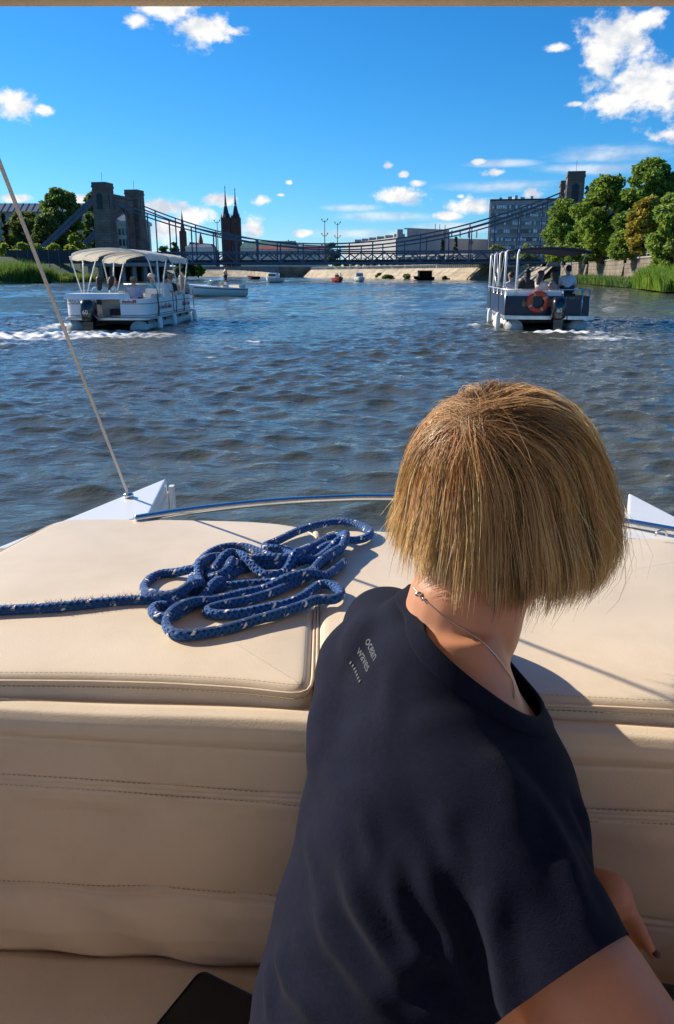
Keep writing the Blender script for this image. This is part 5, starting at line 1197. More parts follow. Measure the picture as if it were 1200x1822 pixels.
ln.add([(-1.02,0.37+0.087,H-1.0),(1.10,0.37-0.094,H-1.0),(1.10,0.37-0.094,H-1.3),(-1.02,0.37+0.087,H-1.3)], [(0,1,2,3)])
ln.add([(-1.16,-2.6,zd),(1.30,-2.6,zd),(1.30,-2.6,H-1.3),(-1.16,-2.6,H-1.3)], [(0,1,2,3)])
ln.build('cockpit_liner', M_LINER, boat)
# unseen bench added behind the camera to bounce warm sunlight onto the backrest
ab = MB(); ab.box((-0.98,-0.95,H-1.29),(1.06,-0.45,H-0.92)); ab.hexa([(-0.98,-1.02,H-0.918),(1.06,-1.02,H-0.918),(1.06,-0.86,H-0.918),(-0.98,-0.86,H-0.918)], [(-0.98,-1.16,H-0.30),(1.06,-1.16,H-0.30),(1.06,-1.04,H-0.30),(-0.98,-1.04,H-0.30)]); ab.build('bounce_bench', M_VINYL, boat)
# pointed bow prongs either side of the open bow
def prong(tip, inner, outer, name='bow_prong'):
    """rising wedge: ridge edge from inner base to the tip, rounded edges"""
    zt = tip[2]; mb = MB(); T = Vector(tip); I = Vector(inner); O = Vector(outer)
    lo = H-0.66; t2 = T+(I-T)*0.03
    top = [I, T, O]; bm = bmesh.new()
    vs = [bm.verts.new(p) for p in top]+[bm.verts.new((p.x, p.y, lo)) for p in top]
    for f in ((0,1,2),(3,5,4),(0,3,4,1),(1,4,5,2),(2,5,3,0)): bm.faces.new([vs[k] for k in f])
    bmesh.ops.recalc_face_normals(bm, faces=bm.faces)
    bmesh.ops.bevel(bm, geom=[e for e in bm.edges], offset=0.006, segments=3, affect='EDGES', profile=0.6)
    me = bpy.data.meshes.new(name); bm.to_mesh(me); bm.free()
    return link_mesh(name, me, M_GEL, boat, smooth=False)
prong(G(297, 850, H-0.492), G(264, 917, H-0.496), G(-30, 984, H-0.505))
prong(G(1119, 876, H-0.492), G(1114, 956, H-0.496), G(1330, 985, H-0.505))
mb = MB(); mb.box((-0.426,1.885,H-0.60),(-0.414,1.905,H-0.515)); mb.build('bow_fender', M_GEL, boat)
# curved steel rail across the open bow
rp = [(240,924),(270,919),(330,910),(400,901.5),(460,895.5),(520,891),(590,887.5),(655,885.5),(760,887),(860,893),(980,908),(1060,920),(1110,929),(1200,945),(1290,961)]
pts = [G(u, v, H-0.487) for u, v in rp]
P3 = []
for i in range(len(pts)-1):
    p0 = pts[max(0, i-1)]; p1 = pts[i]; p2 = pts[i+1]; p3 = pts[min(len(pts)-1, i+2)]
    for k in range(6):
        t = k/6; P3.append(0.5*((2*p1)+(p2-p0)*t+(2*p0-5*p1+4*p2-p3)*t*t+(3*p1-p0-3*p2+p3)*t**3))
P3.append(pts[-1])
rail = MB(); rail.tube(P3, 0.0088, 14); rail.build('bow_rail', M_CHROME, boat, True)
for u, v in ((760, 887), (980, 908)):
    p = G(u, v, H-0.487); mb = MB(); mb.tube([p+Vector((0, -0.004, -0.008)), p+Vector((0, -0.06, -0.12)), p+Vector((0, -0.12, -0.22))], 0.008, 8); mb.build('rail_post', M_CHROME, boat, True)
mb = MB(); e0 = G(1176, 957, H-0.483)
mb.tube([e0+Vector((0.011*math.cos(a), 0.0, 0.004+0.011*math.sin(a))) for a in np.linspace(0, math.pi, 9)], 0.0022, 6); mb.build('deck_eye', M_CHROME, boat, True)
# awning overhead with its stay running down to the port bow
cz = 0.3135; yc = 1.05
mb = MB(); rows = []
for k, y in enumerate(np.linspace(yc, -2.2, 12)):
    rows.append([(x, y+0*x, H+cz+0.05*math.sin(k/11*math.pi)-0.002*abs(x)) for x in np.linspace(-1.2, 1.3, 9)])
top = [[(x, y, z+0.004) for x, y, z in r] for r in rows]
mb.rings([a+b[::-1] for a, b in zip(rows, top)], caps=True); cn = mb.build('awning', M_CANVAS, boat)
mb = MB(); mb.tube([(x, yc+0.003, H+cz-0.0) for x in np.linspace(-1.2, 1.3, 9)], 0.011, 8); mb.build('awning_hem', M_CANVAS, cn, True)
for y in (0.35, -1.9):
    mb = MB(); mb.tube([(-1.13, y-0.2, zd), (-1.17, y, H+cz-0.05), (-1.12, y, H+cz-0.004), (1.22, y, H+cz-0.004), (1.27, y, H+cz-0.05), (1.22, y-0.2, zd)], 0.012, 8); mb.build('awning_frame', M_CHROME, boat, True)
M_STAY = mat('braided_stay_line', (0.50, 0.48, 0.44), rough=0.7, bump=0.9, bscale=420)
s0 = G(229, 881, H-0.490); s1 = W(0, 290, 1.32); s2 = s0+(s1-s0)*1.24
mb = MB(); mb.tube([s0.lerp(s2, k/30) for k in range(31)], 0.0034, 8); mb.build('stay_line', M_STAY, boat, True)
mb = MB(); mb.lathe([(0.012,-0.004),(0.012,0.002),(0.007,0.006)], s0, 12); mb.build('stay_plate', M_CHROME, boat, True)

# black phone case lying on the seat
def rounded_slab(name, c, hx, hy, th, rad, rz, tilt, m, parent=None):
    poly = []
    for sx_, sy_, a0 in ((1,1,0),(-1,1,90),(-1,-1,180),(1,-1,270)):
        for a in np.linspace(a0, a0+90, 8): poly.append((sx_*(hx-rad)+rad*math.cos(R_(a)), sy_*(hy-rad)+rad*math.sin(R_(a))))
    rings = []
    for z, i in ((0, 0.003), (0.003, 0), (th-0.003, 0), (th, 0.003)): rings.append([(x*(1-i/hx), y*(1-i/hy), z) for x, y in poly])
    mb = MB(); mb.rings(rings); o = mb.build(name, m, parent, False); o.location = c; o.rotation_euler = (tilt, 0, rz); return o
M_BLACK = mat('black_case', (0.008, 0.008, 0.009), rough=0.55, bump=0.2, bscale=300)
pc = G(352, 1868, H-0.881)
slab = rounded_slab('tablet_case', pc, 0.060, 0.085, 0.012, 0.014, R_(-28), 0.0, M_BLACK)
tag(slab, 'black tablet case with rounded corner lying on the cream bench seat', 'case')
rounded_slab('flap', (0, 0, 0.0125), 0.056, 0.081, 0.002, 0.012, 0, 0, M_BLACK, slab)

# ------------------------------------------------------------------ mooring rope heaped on the sun pad
def rope_mat():
    m = bpy.data.materials.new('blue_braided_rope'); m.use_nodes = True; nt = m.node_tree; N = nt.nodes; L = nt.links
    b = N['Principled BSDF']; b.inputs['Roughness'].default_value = 0.75; b.inputs['Specular IOR Level'].default_value = 0.25; b.inputs['Sheen Weight'].default_value = 0.15
    a = N.new('ShaderNodeAttribute'); a.attribute_name = 'along'; r = N.new('ShaderNodeAttribute'); r.attribute_name = 'around'
    def m_(op, x, y=None, z=None):
        n = N.new('ShaderNodeMath'); n.operation = op
        for i, q in enumerate((x, y, z)):
            if q is None: continue
            if isinstance(q, (int, float)): n.inputs[i].default_value = q
            else: L.new(q, n.inputs[i])
        return n.outputs[0]
    al, ar = a.outputs['Fac'], r.outputs['Fac']        # metres, turns
    # two families of helical yarns
    u1 = m_('ADD', m_('MULTIPLY', al, 105.0), m_('MULTIPLY', ar, 4.0)); u2 = m_('SUBTRACT', m_('MULTIPLY', al, 105.0), m_('MULTIPLY', ar, 4.0))
    s1 = m_('SINE', m_('MULTIPLY', u1, 2*math.pi)); s2 = m_('SINE', m_('MULTIPLY', u2, 2*math.pi))
    hgt = m_('MAXIMUM', s1, s2)
    # white tracer flecks, in pairs, now and then along the braid
    fr = m_('FRACT', m_('MULTIPLY', al, 1/0.036)); f1 = m_('LESS_THAN', m_('ABSOLUTE', m_('SUBTRACT', fr, 0.5)), 0.125)
    k1 = m_('LESS_THAN', m_('FRACT', m_('ADD', u1, 0.1)), 0.55)
    ix = m_('FLOOR', m_('MULTIPLY', al, 1/0.036)); ph = m_('FRACT', m_('MULTIPLY', ix, 0.38))
    k2 = m_('LESS_THAN', m_('ABSOLUTE', m_('SUBTRACT', m_('FRACT', m_('ADD', m_('MULTIPLY', ar, 2.0), ph)), 0.5)), 0.17)
    fl = m_('MULTIPLY', m_('MULTIPLY', f1, k1), k2)
    tc = N.new('ShaderNodeTexCoord'); nz = N.new('ShaderNodeTexNoise'); nz.inputs['Scale'].default_value = 160; nz.inputs['Detail'].default_value = 5; L.new(tc.outputs['Object'], nz.inputs['Vector'])
    cr = N.new('ShaderNodeMix'); cr.data_type = 'RGBA'; cr.inputs[6].default_value = (0.004, 0.022, 0.085, 1); cr.inputs[7].default_value = (0.014, 0.135, 0.43, 1)
    L.new(m_('MULTIPLY_ADD', hgt, 0.35, m_('MULTIPLY', nz.outputs['Fac'], 0.75)), cr.inputs[0])
    c2 = N.new('ShaderNodeMix'); c2.data_type = 'RGBA'; L.new(fl, c2.inputs[0]); L.new(cr.outputs[2], c2.inputs[6]); c2.inputs[7].default_value = (0.80, 0.79, 0.74, 1)
    L.new(c2.outputs[2], b.inputs['Base Color'])
    bp = N.new('ShaderNodeBump'); bp.inputs['Strength'].default_value = 0.9; bp.inputs['Distance'].default_value = 0.0016
    L.new(m_('MULTIPLY_ADD', hgt, 0.6, nz.outputs['Fac']), bp.inputs['Height']); L.new(bp.outputs[0], b.inputs['Normal'])
    return m
M_ROPE = rope_mat()
RR = 0.0077
cpx = [(-900,516),(-660,500),(-520,492),(-380,484),(-220,468),(-60,453),(60,448),(150,440),(260,418),(400,390),(540,372),(680,362),(790,338),(880,290),(960,232),(1000,196),(985,172),(930,184),(860,226),
       (790,270),(700,278),(600,282),(520,300),(440,345),(380,400),(300,462),(200,520),(125,535),(88,505),(110,478),(180,472),(245,430),(275,365),(300,290),(360,222),(440,190),(530,188),(610,214),(690,246),(752,250),(768,228),(730,200),(670,196),(630,186),(690,160),(790,112),(890,80),(990,66),(1080,78),(1140,112),(1125,142),(1060,160),(1000,176),(930,215),(860,262),(780,275),
       (640,274),(560,282),(470,300),(380,318),(260,322),(150,318),(85,340),(48,388),(72,438),(150,462),(235,452),(290,420),(320,400),(312,350),(325,300),(370,250),(430,238),(470,270),(468,312),(430,348),(360,350),(420,300),(490,268),(560,298),(640,326),(720,316),(785,272),(850,208),(920,155),(985,138),(1024,168),(1008,214),(960,246),(900,292),(850,336),(760,372),
       (680,408),(560,446),(440,470),(350,500),(400,520),(520,512),(640,486),(750,462),(830,420),(900,372),(965,380),(1002,415),(965,446),(890,446),(800,480),(680,520),(560,556),(450,590),(330,612),(225,620),(168,596),(165,552),(240,508),(370,458),(500,420),(620,396),(740,370),(850,352),(930,330),(990,282),(1014,262)]
ctl = [G(240+x/2.727, 910+y/2.727, ZP+0.006) for x, y in cpx]
def catmull(P, step):
    out = []
    for i in range(len(P)-1):
        p0 = P[max(0, i-1)]; p1 = P[i]; p2 = P[i+1]; p3 = P[min(len(P)-1, i+2)]; n = max(2, int((p2-p1).length/step))
        for k in range(n):
            t = k/n; out.append(0.5*((2*p1)+(p2-p0)*t+(2*p0-5*p1+4*p2-p3)*t*t+(3*p1-p0-3*p2+p3)*t**3))
    out.append(P[-1]); return out
def settle(pts, r, gap):
    P = np.array([(p.x, p.y) for p in pts]); n = len(P); h = np.full(n, r)
    P[1:-1] = (P[:-2]+2*P[1:-1]+P[2:])/4
    for i in range(n):
        if i > gap:
            d2 = np.sum((P[:i-gap]-P[i])**2, 1); q = d2 < (2*r)**2
            if q.any(): h[i] = max(h[i], np.max(h[:i-gap][q]*1.0+np.sqrt((2*r)**2-d2[q])*0.86))
    for _ in range(7):                       # a rope cannot step: let it ramp up to and off each crossing
        hs = h.copy(); hs[1:-1] = (h[:-2]+h[2:])/2; h = np.maximum(hs*0.6+h*0.4, h*0.985)
    for _ in range(10): h[1:-1] = (h[:-2]+2*h[1:-1]+h[2:])/4
    return P, np.minimum(h, 0.042)
pts = catmull(ctl, 0.0045); P, hz = settle(pts, RR, 9)
base = ZP+0.0048
line = [Vector((P[i, 0], P[i, 1], base+hz[i])) for i in range(len(P))]
rope = MB(); rope.tube(line, RR, 12)
me = rope.mesh('mooring_rope'); n = len(line)
L_ = np.concatenate([[0], np.cumsum([(line[i+1]-line[i]).length for i in range(n-1)])])
point_float(me, 'along', np.repeat(L_, 12)); point_float(me, 'around', np.tile(np.arange(12)/12.0, n))
rope_o = link_mesh('mooring_rope', me, M_ROPE, None, True)
tag(rope_o, 'blue braided mooring rope with white flecks heaped in loops on the cream pad', 'rope')
# worn fibres standing off the rope
fz = MB(); rr = random.Random(5)
for k in range(1500):
    i = rr.randrange(2, n-2) if rr.random() < 0.55 else rr.randrange(int(n*0.03), int(n*0.10))
    p = line[i]; t = (line[i+1]-line[i-1]).normalized(); a = Vector((rr.gauss(0, 1), rr.gauss(0, 1), rr.gauss(0.6, 1))); a = (a-t*a.dot(t)).normalized()
    le = rr.uniform(0.002, 0.006)*(1.6 if i < n*0.10 else 1); s0 = p+a*RR*0.96; s1 = s0+(a+t*rr.uniform(-1.2, 1.2)).normalized()*le
    w = t*0.00035; fz.add([s0-w, s0+w, s1], [(0, 1, 2)])
fz.build('worn_fibres', mat('rope_fibre', (0.015, 0.06, 0.19), rough=0.8), rope_o)

# ------------------------------------------------------------------ the woman seated on the bench, turned to the right
def V3(x, y, z): return Vector((x, y, H+z))
def skin_mat(name, col):
    m = mat(name, col, rough=0.48, var=0.10, scale=14, bump=0.12, bscale=500, spec=0.4, detail=6)
    b = m.node_tree.nodes['Principled BSDF']; b.inputs['Subsurface Weight'].default_value = 0.18; b.inputs['Subsurface Radius'].default_value = (0.012, 0.004, 0.002); b.inputs['Subsurface Scale'].default_value = 0.6
    return m
M_SKIN = skin_mat('tanned_skin', (0.52, 0.235, 0.130))
M_TEE = mat('navy_cotton', (0.0050, 0.0064, 0.0190), rough=0.92, var=0.25, scale=220, bump=0.6, bscale=700, spec=0.12, sheen=0.03)
M_TEE.node_tree.nodes['Principled BSDF'].inputs['Sheen Roughness'].default_value = 0.5
M_TROU = mat('dark_trousers', (0.02, 0.02, 0.025), rough=0.9)
woman = tag(empty('person', (0.07, 0.56, H-0.90)), 'woman with blonde bob and navy t-shirt seated with her back to us', 'person')
Fw = Vector((0.995, 0.10, 0)); Rw = Vector((0.10, -0.995, 0))
SECT = [(-0.905,0.055,0.55,0.185,0.195),(-0.85,0.058,0.56,0.178,0.195),(-0.71,0.074,0.60,0.158,0.180),(-0.60,0.098,0.65,0.148,0.172),(-0.52,0.112,0.695,0.142,0.176),(-0.475,0.110,0.728,0.130,0.172),(-0.435,0.105,0.755,0.103,0.142),(-0.40,0.111,0.770,0.084,0.108),(-0.355,0.122,0.780,0.062,0.080)]
def torso(mb, shrink):
    rings = []
    Z = np.array([s[0] for s in SECT]); zz = np.linspace(Z[0], Z[-1], 36)
    c = [np.interp(zz, Z, [s[k] for s in SECT]) for k in range(1, 5)]
    for i, z in enumerate(zz):
        ring = []
        for a in np.linspace(0, 2*math.pi, 40, endpoint=False):
            ca, sa = math.cos(a), math.sin(a); e = 0.88
            p = Vector((c[0][i], c[1][i], 0))+Fw*(c[2][i]-shrink)*math.copysign(abs(ca)**e, ca)+Rw*(c[3][i]-shrink)*math.copysign(abs(sa)**e, sa)
            ring.append((p.x, p.y, H+z-shrink*0.5))
        rings.append(ring)
    mb.rings(rings)
SR, SLc, SE = V3(0.128, 0.612, -0.500), V3(0.128, 0.915, -0.470), V3(0.192, 0.506, -0.566)
ELR, WRR = V3(0.288, 0.405, -0.650), V3(0.440, 0.47, -0.735)
ELL, WRL = V3(0.215, 0.790, -0.730), V3(0.300, 0.690, -0.656)
SEL = SLc.lerp(ELL, 0.62)
# head frame
CH = V3(0.176, 0.845, -0.228)
Fh = Vector((0.62, 0.77, -0.10)).normalized(); Uh = Vector((0.05, 0.06, 1)); Uh = (Uh-Fh*Uh.dot(Fh)).normalized(); Rh = Fh.cross(Uh)
HR = Matrix((Rh, Fh, Uh)).transposed()
body = MB(); torso(body, 0.009)
body.cap(V3(0.122,0.775,-0.44), V3(0.140,0.790,-0.35), 0.066, 0.062, 20); body.cap(V3(0.142,0.788,-0.375), V3(0.176,0.830,-0.25), 0.062, 0.060, 20); body.cap(V3(0.165,0.80,-0.38), V3(0.205,0.835,-0.33), 0.034, 0.034, 16)
body.ell(CH, (0.070, 0.088, 0.094), HR, 28, 18)
hp = lambda r, f, u: CH+Rh*r+Fh*f+Uh*u
body.ell(hp(0, 0.035, -0.060), (0.054, 0.066, 0.062), HR, 20, 12); body.cap(hp(0,0.086,0.005), hp(0,0.106,-0.028), 0.010, 0.014); body.cap(hp(-0.018,0.092,-0.062), hp(0.018,0.092,-0.062), 0.010, 0.010)
body.cap(hp(0,0.085,-0.095), hp(0,0.07,-0.105), 0.018, 0.02)
for s_ in (-1, 1): body.ell(hp(s_*0.076, 0.0, -0.02), (0.008, 0.018, 0.03), HR, 12, 8)
body.cap(SR, SR.lerp(ELR, 0.55), 0.058, 0.055, 20); body.cap(SR.lerp(ELR, 0.5), ELR, 0.056, 0.047, 20); body.cap(ELR, WRR, 0.043, 0.029, 18)
body.cap(SLc, SLc.lerp(ELL, 0.6), 0.055, 0.047, 18); body.cap(SLc.lerp(ELL, 0.5), ELL, 0.047, 0.042, 18); body.cap(ELL, ELL.lerp(WRL, 0.4), 0.042, 0.038, 18); body.cap(ELL.lerp(WRL, 0.35), WRL, 0.038, 0.026, 18)
def hand(mb, wrist, fwd, palm_n, side, curl, sc=1.0, spread=0.75):
    """palm plus four fingers and a thumb; palm_n points out of the palm, side = thumb side"""
    fwd = fwd.normalized(); palm_n = (palm_n-fwd*palm_n.dot(fwd)).normalized(); lat = fwd.cross(palm_n)*side
    for k in range(4):
        o_ = (k-1.5)*0.019*sc; a = wrist+fwd*0.015*sc+lat*o_*0.7; b = wrist+fwd*0.078*sc+lat*o_; mb.cap(a, b, 0.0135*sc, 0.0115*sc, 10)
    tips = []
    for k, ln in enumerate((0.070, 0.080, 0.076, 0.060)):
        o_ = (1.5-k)*0.0195*sc; p = wrist+fwd*0.080*sc+lat*o_; d = fwd; ang_ = 0.0
        for j, f in enumerate((0.45, 0.31, 0.24)):
            ang_ += curl*(0.9 if j == 0 else 1.1); d = fwd*math.cos(ang_)+palm_n*math.sin(ang_); q = p+d*ln*f*sc
            mb.cap(p, q, (0.0095-0.0010*j)*sc, (0.0088-0.0012*j)*sc, 10); p = q
        tips.append((p, d))
    p = wrist+fwd*0.022*sc+lat*0.026*sc; d = (fwd*0.62+lat*spread+palm_n*0.25).normalized(); q = p+d*0.036*sc; mb.cap(p, q, 0.0135*sc, 0.0115*sc, 10)
    d2 = (fwd*0.85+lat*0.35+palm_n*0.35).normalized(); r_ = q+d2*0.032*sc; mb.cap(q, r_, 0.0110*sc, 0.0085*sc, 10); tips.append((r_, d2))
    return tips
tipsL = hand(body, WRL, Vector((0.16, -0.20, -0.95)), Vector((-0.25, -0.9, 0.15)), -1, 0.55, 0.72, 0.30)
tipsR = hand(body, WRR, Vector((0.9, 0.35, -0.25)), Vector((0.1, 0.1, -1)), -1, 0.25, 0.95)
bme = remesh(body, 'body', 0.0042, 7)
bv = np.zeros(len(bme.vertices)*3, np.float32); bme.vertices.foreach_get('co', bv)
body_bvh = BVHTree.FromPolygons([tuple(q) for q in bv.reshape(-1, 3)], [tuple(p.vertices) for p in bme.polygons])
CAMP = Vector((0, 0, H))
def hit(bvh, u, v):
    d = ray(u, v).normalized(); r_ = bvh.ray_cast(CAMP, d); return (r_[0], r_[1])
bm_off = Vector(woman.location)
def child(name, me, m, parent=None, smooth=True):
    me.transform(Matrix.Translation(-bm_off)); o = link_mesh(name, me, m, parent or woman, smooth); return o
body_o = child('body', bme, M_SKIN)
nm = mat('dark_red_nail', (0.10, 0.008, 0.012), rough=0.2, coat=0.5)
for tp, d in tipsL[:5]:
    mb = MB(); mb.ell(tp+Vector((0.3, -0.3, 0.9))*0.0055, (0.0048, 0.0055, 0.0022), None, 10, 6); child('fingernail', mb.mesh('fingernail'), nm, body_o)

# --- shirt
sh = MB(); torso(sh, 0.0); sh.cap(SR+Vector((-0.02, 0.06, 0.025)), SR, 0.078, 0.072, 24); sh.cap(SR, SE.lerp(SR, -0.25), 0.072, 0.0625, 24); sh.cap(SLc+Vector((-0.02, -0.05, 0.01)), SLc, 0.078, 0.072, 24); sh.cap(SLc, SEL.lerp(SLc, -0.2), 0.074, 0.066, 24)
sh.ell(V3(0.200, 0.70, -0.61), (0.070, 0.12, 0.085), None, 20, 12)        # chest
sh.cap(V3(0.022, 0.72, -0.50), V3(0.034, 0.85, -0.452), 0.057, 0.060, 18); sh.cap(V3(0.050, 0.80, -0.425), V3(0.062, 0.90, -0.435), 0.052, 0.058, 18)    # rounded upper back
sme = remesh(sh, 'shirt', 0.0044, 22)
n = len(sme.vertices); co = np.zeros(n*3, np.float32); sme.vertices.foreach_get('co', co); co = co.reshape(-1, 3).astype(float)
no = np.zeros(n*3, np.float32); sme.vertices.foreach_get('normal', no); no = no.reshape(-1, 3)
sb0 = BVHTree.FromPolygons([tuple(q) for q in co], [tuple(p.vertices) for p in sme.polygons])
FOLDS = [([(744,1500),(769,1583),(801,1646),(826,1735),(850,1800)], 0.0085, 0.013), ([(690,1530),(712,1620),(744,1684),(770,1720)], 0.006, 0.010), ([(611,1520),(636,1608),(662,1659),(693,1709),(740,1760)], 0.0075, 0.012), ([(548,1580),(586,1671),(649,1754),(700,1800)], 0.0075, 0.013), ([(497,1684),(516,1754),(567,1817)], 0.007, 0.012), ([(480,1720),(486,1815)], 0.006, 0.009),
         ([(540,1470),(560,1560),(600,1640)], 0.004, 0.012), ([(880,1560),(870,1660),(890,1760),(900,1815)], 0.006, 0.016), ([(950,1420),(1000,1520),(1030,1600),(1060,1660)], 0.005, 0.014), ([(1010,1420),(1050,1500),(1090,1590)], -0.006, 0.012), ([(860,1330),(905,1400),(925,1500)], 0.004, 0.02), ([(700,1180),(690,1240),(700,1330)], 0.0025, 0.014), ([(640,1440),(660,1500),(668,1560)], 0.004, 0.010), ([(780,1440),(800,1500),(812,1560)], 0.004, 0.012), ([(830,1800),(800,1745),(770,1740),(720,1790)], -0.006, 0.012), ([(560,1330),(600,1400),(660,1430)], 0.003, 0.016)]
disp = np.zeros(n)
for pxs, amp, wid in FOLDS:
    wid *= 0.78
    pl = []
    for (u0, v0), (u1, v1) in zip(pxs[:-1], pxs[1:]):
        for k in range(36):
            h_ = hit(sb0, u0+(u1-u0)*k/36, v0+(v1-v0)*k/36)[0]
            if h_ is not None: pl.append(np.array(h_))
    if len(pl) < 2: continue
    pl = np.array(pl); best = np.full(n, 9.0); tt = np.zeros(n)
    for i in range(len(pl)):
        d = np.linalg.norm(co-pl[i], axis=1); w = d < best; best[w] = d[w]; tt[w] = i/(len(pl)-1)
    disp += amp*np.exp(-(best/wid)**2)*np.clip(np.sin(np.pi*np.clip(tt*0.9+0.05, 0, 1))*1.6, 0, 1) - 0.45*amp*np.exp(-((best-1.9*wid)/(wid*1.1))**2)*np.sin(np.pi*np.clip(tt, 0, 1))
rgs = np.random.default_rng(9)
for k in range(12):                                   # soft unevenness of the cotton
    kv = rgs.normal(0, 32, 3); disp += 0.0008*np.sin(co@kv+rgs.uniform(0, 6))
ed = np.zeros(len(sme.edges)*2, np.int32); sme.edges.foreach_get('vertices', ed); ed = ed.reshape(-1, 2); deg = np.bincount(ed.ravel(), minlength=n).astype(float)
nos = no.astype(float)
for it in range(10):                                   # even out the field so that neighbouring folds blend
    acc = np.zeros((n, 4)); src = np.concatenate([disp[:, None], nos], 1)
    for j in range(4): acc[:, j] = np.bincount(ed[:, 0], src[ed[:, 1], j], n)+np.bincount(ed[:, 1], src[ed[:, 0], j], n)
    acc /= np.maximum(1, deg)[:, None]; nos = nos*0.4+acc[:, 1:]*0.6
    if it < 5: disp = disp*0.5+acc[:, 0]*0.5
nos /= np.linalg.norm(nos, axis=1, keepdims=True)
co2 = co+nos*disp[:, None]
# openings: neck and both sleeves
AX = Vector((0.572, 0.01, 0.82)).normalized(); A0 = V3(0.133, 0.775, -0.382); RN = 0.079
ax = np.array(AX); rel = co2-np.array(A0); al = rel@ax; perp = rel-al[:, None]*ax; pr_ = np.linalg.norm(perp, axis=1)
PLN = -0.004; cut = (pr_ < 0.19) & (np.abs(perp@np.array(Rw)) < 0.122) & (al > PLN)
for E_, S_ in ((SE, SR), (SEL, SLc)):
    d = np.array((E_-S_).normalized()); q = co2-np.array(E_); cut |= ((q@d) > 0) & (np.linalg.norm(q, axis=1) < 0.115)
sme.vertices.foreach_set('co', co2.astype(np.float32).ravel()); sme.update()
bm = bmesh.new(); bm.from_mesh(sme); bm.verts.ensure_lookup_table()
for _ in range(2): bmesh.ops.smooth_vert(bm, verts=bm.verts, factor=0.5, use_axis_x=True, use_axis_y=True, use_axis_z=True)
bmesh.ops.delete(bm, geom=[bm.verts[i] for i in np.nonzero(cut)[0]], context='VERTS')
for v in bm.verts:
    if v.is_boundary:
        q = v.co-A0; a_ = q.dot(AX); pp = q-AX*a_
        if pp.length < 0.2 and abs(a_-PLN) < 0.012: v.co = v.co+AX*(PLN-a_)
        for E_, S_ in ((SE, SR), (SEL, SLc)):
            d = (E_-S_).normalized(); q = v.co-E_
            if q.length < 0.13 and abs(q.dot(d)) < 0.02: v.co = v.co-d*q.dot(d)
RIM = [v.co.copy() for v in bm.verts if v.is_boundary and abs((v.co-A0).dot(AX)-PLN) < 0.0005 and (v.co-A0).length < 0.2]
bm.to_mesh(sme); bm.free(); sme.polygons.foreach_set('use_smooth', [True]*len(sme.polygons))
shirt_bvh = BVHTree.FromPolygons([tuple(v.co) for v in sme.vertices], [tuple(p.vertices) for p in sme.polygons])
shirt = child('shirt', sme, M_TEE)
# ribbed collar band laid along the neck opening
P1 = AX.cross(Vector((0, 1, 0))).normalized(); P2 = AX.cross(P1)
rim = []
for v in RIM:
    q = v-A0; rim.append((math.atan2(q.dot(P2), q.dot(P1)), (q-AX*q.dot(AX)).length))
rim.sort(); NA = 140; th_ = np.linspace(-math.pi, math.pi, NA, endpoint=False)
za = np.interp(th_, [r_[0] for r_ in rim], [r_[1] for r_ in rim], period=2*math.pi)
for _ in range(8): za = (np.roll(za, 1)+2*za+np.roll(za, -1))/4
rp_ = [A0+(P1*math.cos(a)+P2*math.sin(a))*z+AX*PLN for a, z in zip(th_, za)]
rings = []
for i in range(NA):
    t_ = (rp_[(i+1) % NA]-rp_[i-1]).normalized(); nn = sb0.find_nearest(rp_[i])[1]; og = t_.cross(nn).normalized()
    if og.dot(rp_[i]-A0) < 0: og = -og
    row = []; 
    for k_, up_ in ((-0.004, 0.0005), (-0.0035, 0.0030), (0.000, 0.0042), (0.005, 0.0044), (0.010, 0.0042), (0.015, 0.0036), (0.0175, 0.0026), (0.0182, -0.001)):
        q = rp_[i]+og*k_
        if k_ > 0:
            f_ = sb0.find_nearest(q); q = f_[0]; n2 = f_[1]
        else: n2 = nn
        row.append(q+n2*up_)
    rings.append(row)
A_r = np.array([[tuple(p) for p in r_] for r_ in rings])
for _ in range(4): A_r = (np.roll(A_r, 1, 0)+2*A_r+np.roll(A_r, -1, 0))/4
mb = MB(); nr = A_r.shape[1]
mb.add([tuple(p) for p in A_r.reshape(-1, 3)], [(i*nr+k, i*nr+k+1, ((i+1) % NA)*nr+k+1, ((i+1) % NA)*nr+k) for i in range(NA) for k in range(nr-1)])
child('collar', mb.mesh('collar'), M_TEE, shirt)
# small grey print below the collar at the back: "ocean waves"
tme = text_mesh('ocean\nwaves', 0.0170, 0.006); c0, n0 = hit(shirt_bvh, 656, 1164)
tR = (Rw-n0*Rw.dot(n0)).normalized(); tU = n0.cross(tR)
if tU.z < 0: tU = -tU
tv = np.zeros(len(tme.vertices)*3, np.float32); tme.vertices.foreach_get('co', tv); tv = tv.reshape(-1, 3); out = []
for q in tv:
    p = c0+tR*float(q[0]*1.0)+tU*float(q[1]*0.85); r_ = shirt_bvh.find_nearest(p); out.append(tuple(r_[0]+r_[1]*0.0006))
for v, q in zip(tme.vertices, out): v.co = q
M_PRINT = mat('grey_print', (0.075, 0.08, 0.095), rough=0.8)
child('print', tme, M_PRINT, shirt, False)
mb = MB()
for k in range(7):
    p = c0+tR*((k-3)*0.0062)-tU*0.0245; r_ = shirt_bvh.find_nearest(p); q = r_[0]+r_[1]*0.0012; mb.add([q-tR*0.0016-tU*0.0016, q+tR*0.0016-tU*0.0016, q+tR*0.0016+tU*0.0016, q-tR*0.0016+tU*0.0016], [(0,1,2,3)])
child('print', mb.mesh('print'), M_PRINT, shirt, False)
